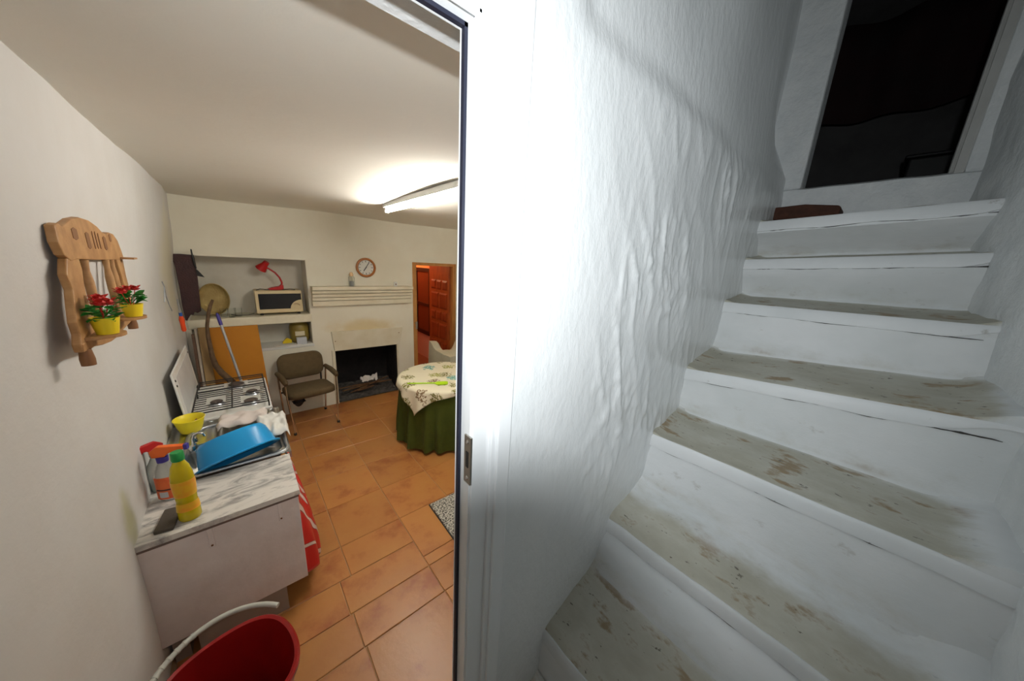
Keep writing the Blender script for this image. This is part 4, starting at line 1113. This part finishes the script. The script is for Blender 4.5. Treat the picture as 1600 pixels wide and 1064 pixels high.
# carved top board
topo = rp([(1.700, 2.140), (1.735, 2.148), (1.765, 2.140), (1.80, 2.150), (1.86, 2.168), (1.95, 2.180), (2.05, 2.176), (2.14, 2.158), (2.20, 2.135), (2.25, 2.130), (2.30, 2.140), (2.36, 2.135),
           (2.41, 2.110), (2.44, 2.06), (2.455, 2.018), (2.0, 2.028), (1.82, 2.035), (1.76, 2.03), (1.715, 2.05), (1.695, 2.09)])
b = B(); b.prism(topo, 0, 0.0, 0.022); tbd = b.build('top_board', 'rack_wood', rk, bevel=0.004)
for (y0, y1, z0, z1) in ((1.83, 1.88, 2.105, 2.135), (1.96, 2.0, 2.075, 2.125), (2.04, 2.052, 2.075, 2.13), (2.075, 2.087, 2.075, 2.13), (2.11, 2.122, 2.075, 2.125), (2.17, 2.21, 2.07, 2.115), (2.27, 2.30, 2.105, 2.128)):
    b = B(); b.prism(rp([(y0, z0), ((y0 + y1) / 2, z0 - 0.006), (y1, z0), (y1, z1), ((y0 + y1) / 2, z1 + 0.006), (y0, z1)]), 0, 0.021, 0.0235); b.build('cut_out', 'rack_dark', tbd)
# scrolled left stile
lst = rp([(1.735, 2.04), (1.70, 1.99), (1.715, 1.94), (1.69, 1.89), (1.67, 1.84), (1.675, 1.80), (1.655, 1.77), (1.66, 1.745), (1.71, 1.735), (1.83, 1.735), (1.875, 1.765), (1.86, 1.80),
          (1.835, 1.85), (1.825, 1.90), (1.83, 1.95), (1.85, 2.0), (1.845, 2.04)])
b = B(); b.prism(lst, 0, 0.0, 0.020); b.build('side_board', 'rack_wood', rk, bevel=0.004)
rst = rp([(2.32, 2.03), (2.345, 1.96), (2.36, 1.90), (2.35, 1.84), (2.33, 1.79), (2.32, 1.74), (2.42, 1.74), (2.43, 1.80), (2.44, 1.87), (2.43, 1.94), (2.44, 2.02)])
b = B(); b.prism(rst, 0, 0.0, 0.020); b.build('side_board', 'rack_wood', rk, bevel=0.004)
btm = rp([(1.66, 1.77), (1.66, 1.742), (1.76, 1.738), (1.86, 1.722), (1.96, 1.712), (2.06, 1.712), (2.12, 1.728), (2.16, 1.722), (2.26, 1.728), (2.36, 1.735), (2.42, 1.742), (2.42, 1.772)])
b = B(); b.prism(btm, 0, 0.0, 0.022); b.build('bottom_board', 'rack_wood', rk, bevel=0.004)
for y in (1.93, 2.20, 2.28):
    b = B(); b.lathe([(0.010, 1.765), (0.014, 1.80), (0.009, 1.83), (0.013, 1.90), (0.013, 1.95), (0.009, 1.99), (0.012, 2.03)], 10, (0.010, y - 2.05, -1.70)); b.build('spindle', 'rack_wood', rk, smooth=60)
for (y, nm) in ((1.70, 0), (2.37, 1)):
    b = B(); b.lathe([(0.017, 1.70 - 0.012), (0.018, 1.71), (0.014, 1.745)], 12, (0.014, y - 2.05, -1.70), cap0=True, cap1=True); b.build('foot_peg', 'rack_dark', rk, smooth=50)
b = B(); b.box(0.0, 2.38 - 2.05, 2.022 - 1.70, 0.065, 2.455 - 2.05, 2.030 - 1.70); b.build('top_ledge', 'rack_wood', rk)
for y in (1.77, 2.15):
    b = B(); n = 14
    poly = [(0.0, y - 2.05 - 0.075)] + [(0.022 + 0.078 * math.sin(PI * k / n), y - 2.05 - 0.075 * math.cos(PI * k / n)) for k in range(n + 1)] + [(0.0, y - 2.05 + 0.075)]
    b.prism(poly, 2, 0.072, 0.082); b.build('shelf', 'rack_wood', rk)

def leafmesh(l, wd):
    bb = B()
    bb.add([(0, 0, 0), (l * .35, wd, 0.12 * l), (l * .75, wd * .7, 0.14 * l), (l, 0, 0.05 * l), (l * .75, -wd * .7, 0.14 * l), (l * .35, -wd, 0.12 * l), (l * .5, 0, 0.02 * l)],
           [(0, 6, 1), (1, 6, 2), (2, 6, 3), (3, 6, 4), (4, 6, 5), (5, 6, 0)])
    return bb.mesh('leaf', 'leaf_green', None)
LM = None
def pot(loc_, label, rad, ht, seed, flowers, grp='flower pots on the wall rack'):
    global LM
    random.seed(seed)
    t = place('flower_pot', label, 'flower pot', loc_, group=grp)
    b = B(); b.lathe([(0.0005, 0), (rad * 0.72, 0), (rad * 0.98, ht * 0.96), (rad, ht), (rad * 0.93, ht), (rad * 0.90, ht * 0.9), (0.0005, ht * 0.88)], 24); b.build('pot', 'yellow_plastic', t, smooth=45)
    if LM is None: LM = leafmesh(0.036, 0.014)
    for k in range(34):
        a = random.uniform(0, 2 * PI); h = ht * 0.92 + random.uniform(0.0, 0.045)
        o = bpy.data.objects.new('leaf', LM); COL.objects.link(o); o.parent = t
        rr = random.uniform(0.004, 0.026)
        o.location = (rr * math.cos(a), rr * math.sin(a), h); o.rotation_euler = (random.uniform(-.3, .3), random.uniform(-0.7, 0.5), a)
        s = random.uniform(0.7, 1.25); o.scale = (s, s, s)
    for k in range(8):
        a = random.uniform(0, 2 * PI); b = B(); e = random.uniform(0.045, 0.062)
        b.tube([(0, 0, ht), (e * 0.5 * math.cos(a), e * .5 * math.sin(a), ht + 0.03), (e * math.cos(a), e * math.sin(a), ht + 0.035)], 0.0012, 5); b.build('sprig', 'leaf_green', t)
    for (dx, dy, dz, r) in flowers:
        b = B()
        for k in range(9):
            a = k * 2 * PI / 9; tlt = 0.35 + 0.5 * (k % 2)
            c, s = math.cos(a), math.sin(a)
            ring = [(0, 0, 0), (r * .7 * c - r * .35 * s, r * .7 * s + r * .35 * c, r * tlt), (r * c, r * s, r * (tlt + .15)), (r * .7 * c + r * .35 * s, r * .7 * s - r * .35 * c, r * tlt)]
            b.add([(dx + p[0], dy + p[1], dz + p[2]) for p in ring], [(0, 1, 2, 3)])
        b.lathe([(r * .5, 0.1 * r), (r * .55, .5 * r), (r * .3, .8 * r)], 8, (dx, dy, dz), cap0=True, cap1=True)
        b.tube([(dx * .3, dy * .3, ht * .9), (dx, dy, dz + 0.002)], 0.0014, 5)
        b.build('flower', 'petal_red', t, fix=False)
pot((-0.365, 1.755, 1.783), 'yellow flower pot with red roses on the nearer rack shelf', 0.036, 0.058, 3, [(0.005, -0.035, 0.102, 0.026), (0.012, 0.012, 0.098, 0.028), (-0.01, 0.055, 0.108, 0.026), (-0.005, -0.005, 0.115, 0.022)])
pot((-0.362, 2.145, 1.783), 'yellow flower pot with red roses on the farther rack shelf', 0.036, 0.055, 5, [(-0.01, -0.055, 0.105, 0.027), (0.0, -0.02, 0.115, 0.022), (0.01, 0.06, 0.108, 0.024)])

sd = place('screwdriver', 'screwdriver with orange handle hanging on the left wall', 'screwdriver', (-0.425, 4.02, 1.35), (math.radians(10), 0, 0))
b = B(); b.lathe([(0.012, 0), (0.017, 0.015), (0.016, 0.07), (0.019, 0.11), (0.012, 0.145)], 12, (0.02, 0, 0), cap0=True, cap1=True); b.build('handle', 'screw_orange', sd, smooth=50)
b = B(); b.lathe([(0.011, 0.145), (0.011, 0.175)], 10, (0.02, 0, 0), cap0=True, cap1=True); b.build('collar', 'blue_plastic', sd)
b = B(); b.tube([(0.02, 0, 0.175), (0.02, 0, 0.30)], 0.0055, 8); b.build('shaft', 'grey_metal', sd)
b = B(); b.tube([(-0.405, 3.40, 1.84), (-0.40, 3.41, 1.80), (-0.405, 3.44, 1.74), (-0.408, 3.52, 1.66), (-0.405, 3.575, 1.60)], 0.0035, 6); b.tube([(-0.405, 3.33, 1.70), (-0.40, 3.40, 1.80), (-0.403, 3.43, 1.76)], 0.003, 6)
o = b.build('wire_hook', 'grey_metal', smooth=60); tag(o, 'bent grey wire hook on the left wall between rack and screwdriver', 'hook')

# ------------------------------------------------------------ corner: maroon panel and leaning things
b = B()
edge = [(-0.462, 2.015), (-0.40, 2.018), (-0.30, 2.012), (-0.297, 1.9), (-0.303, 1.75), (-0.312, 1.6), (-0.318, 1.47), (-0.322, 1.425), (-0.35, 1.405), (-0.37, 1.42), (-0.385, 1.385), (-0.405, 1.39), (-0.425, 1.355), (-0.44, 1.325), (-0.452, 1.335), (-0.455, 1.5), (-0.45, 1.65), (-0.452, 1.8), (-0.452, 1.9), (-0.462, 1.96)]
b.prism(edge, 1, -0.012, 0.012)
o = b.build('leather_hanging', 'maroon', bevel=0.004, loc=(0, 4.735, 0)); tag(o, 'dark maroon leathery panel hanging in the corner of the niche', 'wall hanging')
b = B(); b.tube([(-0.312, 4.71, 2.07), (-0.309, 4.71, 1.95), (-0.300, 4.712, 1.88)], [0.006, 0.008, 0.007], 8); b.prism([(-0.305, 1.87), (-0.29, 1.86), (-0.245, 1.785), (-0.30, 1.80)], 1, 4.705, 4.715)
o = b.build('iron_hook', 'black_iron'); tag(o, 'thin black iron spike beside the maroon hanging', 'hook')
# straw basket leaning in niche
bt = place('straw_basket', 'flat round straw basket leaning in the upper niche', 'basket', (-0.215, 4.99, 1.515), (math.radians(78), 0, math.radians(6)))
b = B(); b.lathe([(0.0005, 0.02), (0.06, 0.018), (0.11, 0.01), (0.155, 0.03), (0.172, 0.05), (0.176, 0.045), (0.16, 0.02), (0.115, 0.0), (0.06, 0.006), (0.0005, 0.008)], 40, rfun=lambda r, z, t: r * (1 + 0.01 * math.sin(20 * t)), ex=0.74); b.build('weave', 'straw', bt, smooth=50)
b = B(); b.tube([(0.174 * 0.74 * math.cos(t), 0.174 * math.sin(t), 0.047) for t in [k * 2 * PI / 40 for k in range(41)]], 0.007, 6, cap=False); b.build('rim', 'straw', bt, smooth=60)
gk = 0
for (x, y, r, h) in ((-0.145, 4.86, 0.034, 0.10), (-0.075, 4.84, 0.036, 0.105), (-0.02, 4.88, 0.036, 0.10)):
    b = B(); b.lathe([(r * .85, 0), (r, h), (r * .94, h), (r * .8, 0.008), (0.0005, 0.008)], 20, cap0=True)
    o = b.build('drinking_glass', 'glass_bottle', smooth=50, loc=(x, y, 1.3255)); tag(o, ['drinking glass nearest the straw basket in the niche', 'middle one of three drinking glasses in the niche', 'drinking glass nearest the microwave in the niche'][gk], 'glass', 'drinking glasses in the niche'); gk += 1
b = B(); b.lathe([(0.0005, 0.004), (0.05, 0.004), (0.12, 0.014), (0.125, 0.018), (0.12, 0.020), (0.05, 0.008), (0.0005, 0.008)], 30)
o = b.build('glass_plate', 'glass_bottle', smooth=50, loc=(0.0, 4.90, 1.3245)); o.location.x = 0.02; o.location.y = 4.93; o.location.z = 1.325
o.scale = (0.9, 0.9, 1); tag(o, 'shallow glass plate lying on the niche shelf left of the microwave', 'plate')

# microwave
mw = place('microwave_oven', 'cream microwave oven with black glass door in the niche', 'microwave', (0.385, 4.825, 1.326))
b = B(); b.box(-0.235, 0.012, 0.022, 0.235, 0.275, 0.30); b.build('body', 'microwave_body', mw, bevel=0.008)
b = B(); b.box(-0.235, -0.004, 0.03, 0.235, 0.012, 0.292); fr = b.build('front', 'microwave_body', mw, bevel=0.005)
b = B(); b.box(-0.205, -0.008, 0.075, 0.225, -0.003, 0.262); b.build('door_glass', 'microwave_glass', mw, bevel=0.002)
b = B(); b.prism([(0.228, 0.07), (0.228, 0.185)] + [(0.228 - 0.125 * math.sin(t), 0.07 + 0.115 * math.cos(t)) for t in [k * PI / 2 / 10 for k in range(1, 11)]], 1, -0.011, -0.007); dp = b.build('dial_panel', 'microwave_body', mw)
b = B(); b.tube([(0.165 + 0.045 * math.cos(t), -0.013, 0.09 + 0.045 * math.sin(t)) for t in [0.5 + k * 1.6 / 8 for k in range(9)]], 0.003, 6); b.build('dial_mark', 'rack_dark', dp)
for (x, y) in ((-0.19, 0.03), (0.19, 0.03), (-0.19, 0.24), (0.19, 0.24)):
    b = B(); b.lathe([(0.016, 0), (0.016, 0.024)], 10, (x, y, 0), cap0=True, cap1=True); b.build('foot', 'rubber', mw)
# lamp on the microwave
dl = place('desk_lamp', 'red gooseneck desk lamp standing on the microwave', 'lamp', (0.385, 4.93, 1.627))
b = B(); b.prism([(-0.10, 0.0), (0.06, 0.0), (0.062, 0.06), (0.035, 0.065), (0.02, 0.045), (-0.06, 0.03), (-0.10, 0.012)], 1, -0.045, 0.045); b.build('base', 'red_plastic', dl, bevel=0.006)
b = B(); b.tube([(0.045, 0, 0.05), (0.052, 0, 0.09), (0.035, 0, 0.15), (-0.005, 0, 0.21), (-0.06, 0, 0.255), (-0.10, 0, 0.275)], 0.010, 10); b.build('neck', 'red_plastic', dl, smooth=60)
b = B(); b.lathe([(0.030, 0.0), (0.034, 0.04), (0.045, 0.07), (0.060, 0.115), (0.056, 0.115), (0.041, 0.07), (0.03, 0.04), (0.0005, 0.03)], 24, cap0=True)
b.xf(Matrix.Translation((-0.075, -0.02, 0.335)) @ Matrix.Rotation(math.radians(-35), 4, 'Z') @ Matrix.Rotation(math.radians(222), 4, 'Y')); b.build('shade', 'red_plastic', dl, smooth=50)
b = B(); b.tube([(0.17, 4.86, 1.631), (0.21, 4.85, 1.645), (0.27, 4.87, 1.634), (0.30, 4.89, 1.633)], 0.005, 6); b.tube([(0.43, 4.88, 1.632), (0.50, 4.85, 1.64), (0.56, 4.86, 1.633)], 0.005, 6)
o = b.build('power_cable', 'cable', smooth=60); tag(o, 'black cable lying on top of the microwave', 'cable')

# lower niche: things
jr = place('storage_jar', 'round olive jar with pale label in the lower niche', 'jar', (0.57, 4.965, 0.931))
b = B(); b.lathe([(0.0005, 0), (0.085, 0), (0.11, 0.04), (0.114, 0.12), (0.112, 0.20), (0.10, 0.245), (0.085, 0.26)], 28, cap1=True); b.build('body', 'jar_olive', jr, smooth=50)
b = B(); b.grid(lambda u, v: (0.1215 * math.cos(-2.1 + 0.9 * u), 0.1215 * math.sin(-2.1 + 0.9 * u), 0.10 + 0.06 * v), 8, 1); b.build('label', 'jar_label', jr)
b = B(); b.lathe([(0.09, 0.255), (0.092, 0.275), (0.08, 0.285)], 24, cap0=True, cap1=True); b.build('lid', 'jar_olive', jr)
b = B(); b.box(-0.055, -0.035, 0, 0.055, 0.035, 0.09); o = b.build('small_box', 'label_pale', bevel=0.004, loc=(0.565, 4.80, 0.931)); tag(o, 'small pale box in front of the olive jar in the lower niche', 'box')
b = B(); b.prism([(-0.05, 0), (0.05, 0.0), (0.05, 0.04), (0.0, 0.07), (-0.05, 0.02)], 1, -0.02, 0.02); o = b.build('yellow_packet', 'yellow_plastic', bevel=0.003, loc=(0.42, 4.93, 0.931)); tag(o, 'small yellow packet left of the olive jar', 'packet')
b = B(); b.box(-0.09, -0.05, 0, 0.20, 0.05, 0.008); o = b.build('paper_sheet', 'paper', loc=(0.36, 4.80, 0.931), rot=(0, 0, 0.08)); tag(o, 'white papers lying on the ledge of the lower niche', 'paper')

# board, planks, branch, mop leaning in the corner behind the stove
def lean(name, label, cat, matn, x0, x1, ytop, ybot, ztop, t_=0.018, z0=0.0, dx=0.0):
    b = B(); b.add([(x0, ybot, z0), (x1, ybot, z0), (x1 + dx, ytop, ztop), (x0 + dx, ytop, ztop), (x0, ybot + t_, z0), (x1, ybot + t_, z0), (x1 + dx, ytop + t_, ztop), (x0 + dx, ytop + t_, ztop)],
                   [(0, 1, 2, 3), (7, 6, 5, 4), (0, 4, 5, 1), (1, 5, 6, 2), (2, 6, 7, 3), (3, 7, 4, 0)])
    o = b.build(name, matn, bevel=0.003); tag(o, label, cat); return o
lean('plywood_board', 'orange-brown wooden board leaning under the niche behind the stove', 'board', 'orange_board', -0.33, 0.165, 4.72, 4.46, 1.235, dx=-0.03)
lean('plank', 'light wooden plank leaning at the left of the orange board', 'plank', 'plank_wood', -0.375, -0.30, 4.66, 4.38, 1.255, 0.02, dx=0.005)
lean('plank', 'narrow dark plank leaning in the corner nearest the left wall', 'plank', 'plank_dark', -0.425, -0.40, 4.66, 4.36, 1.19, 0.02)
lean('plank', 'whitish narrow plank leaning between the dark and light planks', 'plank', 'plank_pale', -0.398, -0.377, 4.68, 4.38, 1.24, 0.02)
b = B()
path = [(-0.208, 4.585, 1.56), (-0.235, 4.57, 1.50), (-0.262, 4.56, 1.40), (-0.285, 4.55, 1.29), (-0.29, 4.54, 1.18), (-0.288, 4.53, 1.07), (-0.285, 4.52, 0.96), (-0.27, 4.51, 0.86), (-0.235, 4.49, 0.78), (-0.18, 4.46, 0.70), (-0.12, 4.42, 0.60), (-0.06, 4.36, 0.40), (-0.04, 4.30, 0.02)]
b.tube(path, [0.012, 0.016, 0.016, 0.015, 0.018, 0.020, 0.023, 0.026, 0.030, 0.031, 0.030, 0.030, 0.028], 12)
o = b.build('crooked_stick', 'branch', smooth=70); tag(o, 'crooked brown branch leaning upright behind the stove', 'stick')
mp = place('mop', 'grey mop pole with violet grip leaning against the orange board', 'mop', (0, 0, 0))
A, Z = Vector((0.015, 4.24, 0.02)), Vector((-0.19, 4.50, 1.43))
b = B(); b.tube([A, A.lerp(Z, 0.92)], 0.0125, 12); b.build('pole', 'mop_pole', mp, smooth=60)
b = B(); b.tube([A.lerp(Z, 0.91), A.lerp(Z, 0.93), A.lerp(Z, 0.985), Z], [0.016, 0.017, 0.015, 0.008], 12); b.build('grip', 'violet_plastic', mp, smooth=60)
b = B(); b.tube([A.lerp(Z, 0.62), A.lerp(Z, 0.69)], 0.0132, 12); b.build('sticker', 'grey_metal', mp, smooth=60)

# ------------------------------------------------------------ the camera that took the picture, with its flash, on a tripod
dc = bpy.data.objects.new('photo_camera', None); COL.objects.link(dc)
dc.matrix_world = Matrix.Translation(EYE) @ ROT.to_4x4()
tag(dc, 'black camera with wide lens and raised flash, on the tripod', 'camera')
b = B(); b.box(-0.068, -0.048, 0.085, 0.062, 0.046, 0.135); b.build('body', 'rubber', dc, bevel=0.008)
b = B(); b.box(-0.070, -0.046, 0.060, -0.045, 0.030, 0.10); b.build('grip', 'rubber', dc, bevel=0.006)
b = B(); b.lathe([(0.034, -0.086), (0.036, -0.03), (0.041, 0.0), (0.0455, 0.018), (0.0435, 0.018), (0.039, 0.0), (0.034, -0.02), (0.0005, -0.02)], 48); b.xf(Matrix.Rotation(PI, 4, 'Y')); b.build('lens', 'rubber', dc, smooth=50)
b = B(); b.box(-0.028, 0.044, 0.09, 0.028, 0.062, 0.13); b.build('viewfinder_hump', 'rubber', dc, bevel=0.004)
b = B(); b.box(-0.026, 0.084, 0.102, 0.026, 0.106, 0.120); b.box(-0.020, 0.058, 0.112, -0.014, 0.09, 0.118); b.box(0.014, 0.058, 0.112, 0.020, 0.09, 0.118); b.build('flash_head', 'rubber', dc, bevel=0.002)
tr = thing('tripod', 'black tripod standing on the lowest steps under the camera', 'tripod', (0, 0, 0))
mt_ = EYE + ROT @ Vector((0, -0.05, 0.11))
hub = Vector((mt_.x, mt_.y, mt_.z - 0.16))
b = B(); b.tube([mt_, hub], 0.014, 10); b.tube([hub + Vector((0, 0, 0.03)), hub - Vector((0, 0, 0.05))], 0.03, 12); b.build('head', 'black_iron', tr, smooth=50)
for q in ((-0.16, 0.02, 0.0), (0.24, 0.26, 0.60), (0.22, -0.16, 0.60)):
    p = Vector(q); b = B(); b.tube([hub, hub.lerp(p, 0.5), p], [0.014, 0.013, 0.010], 10); b.build('leg', 'black_iron', tr, smooth=50)
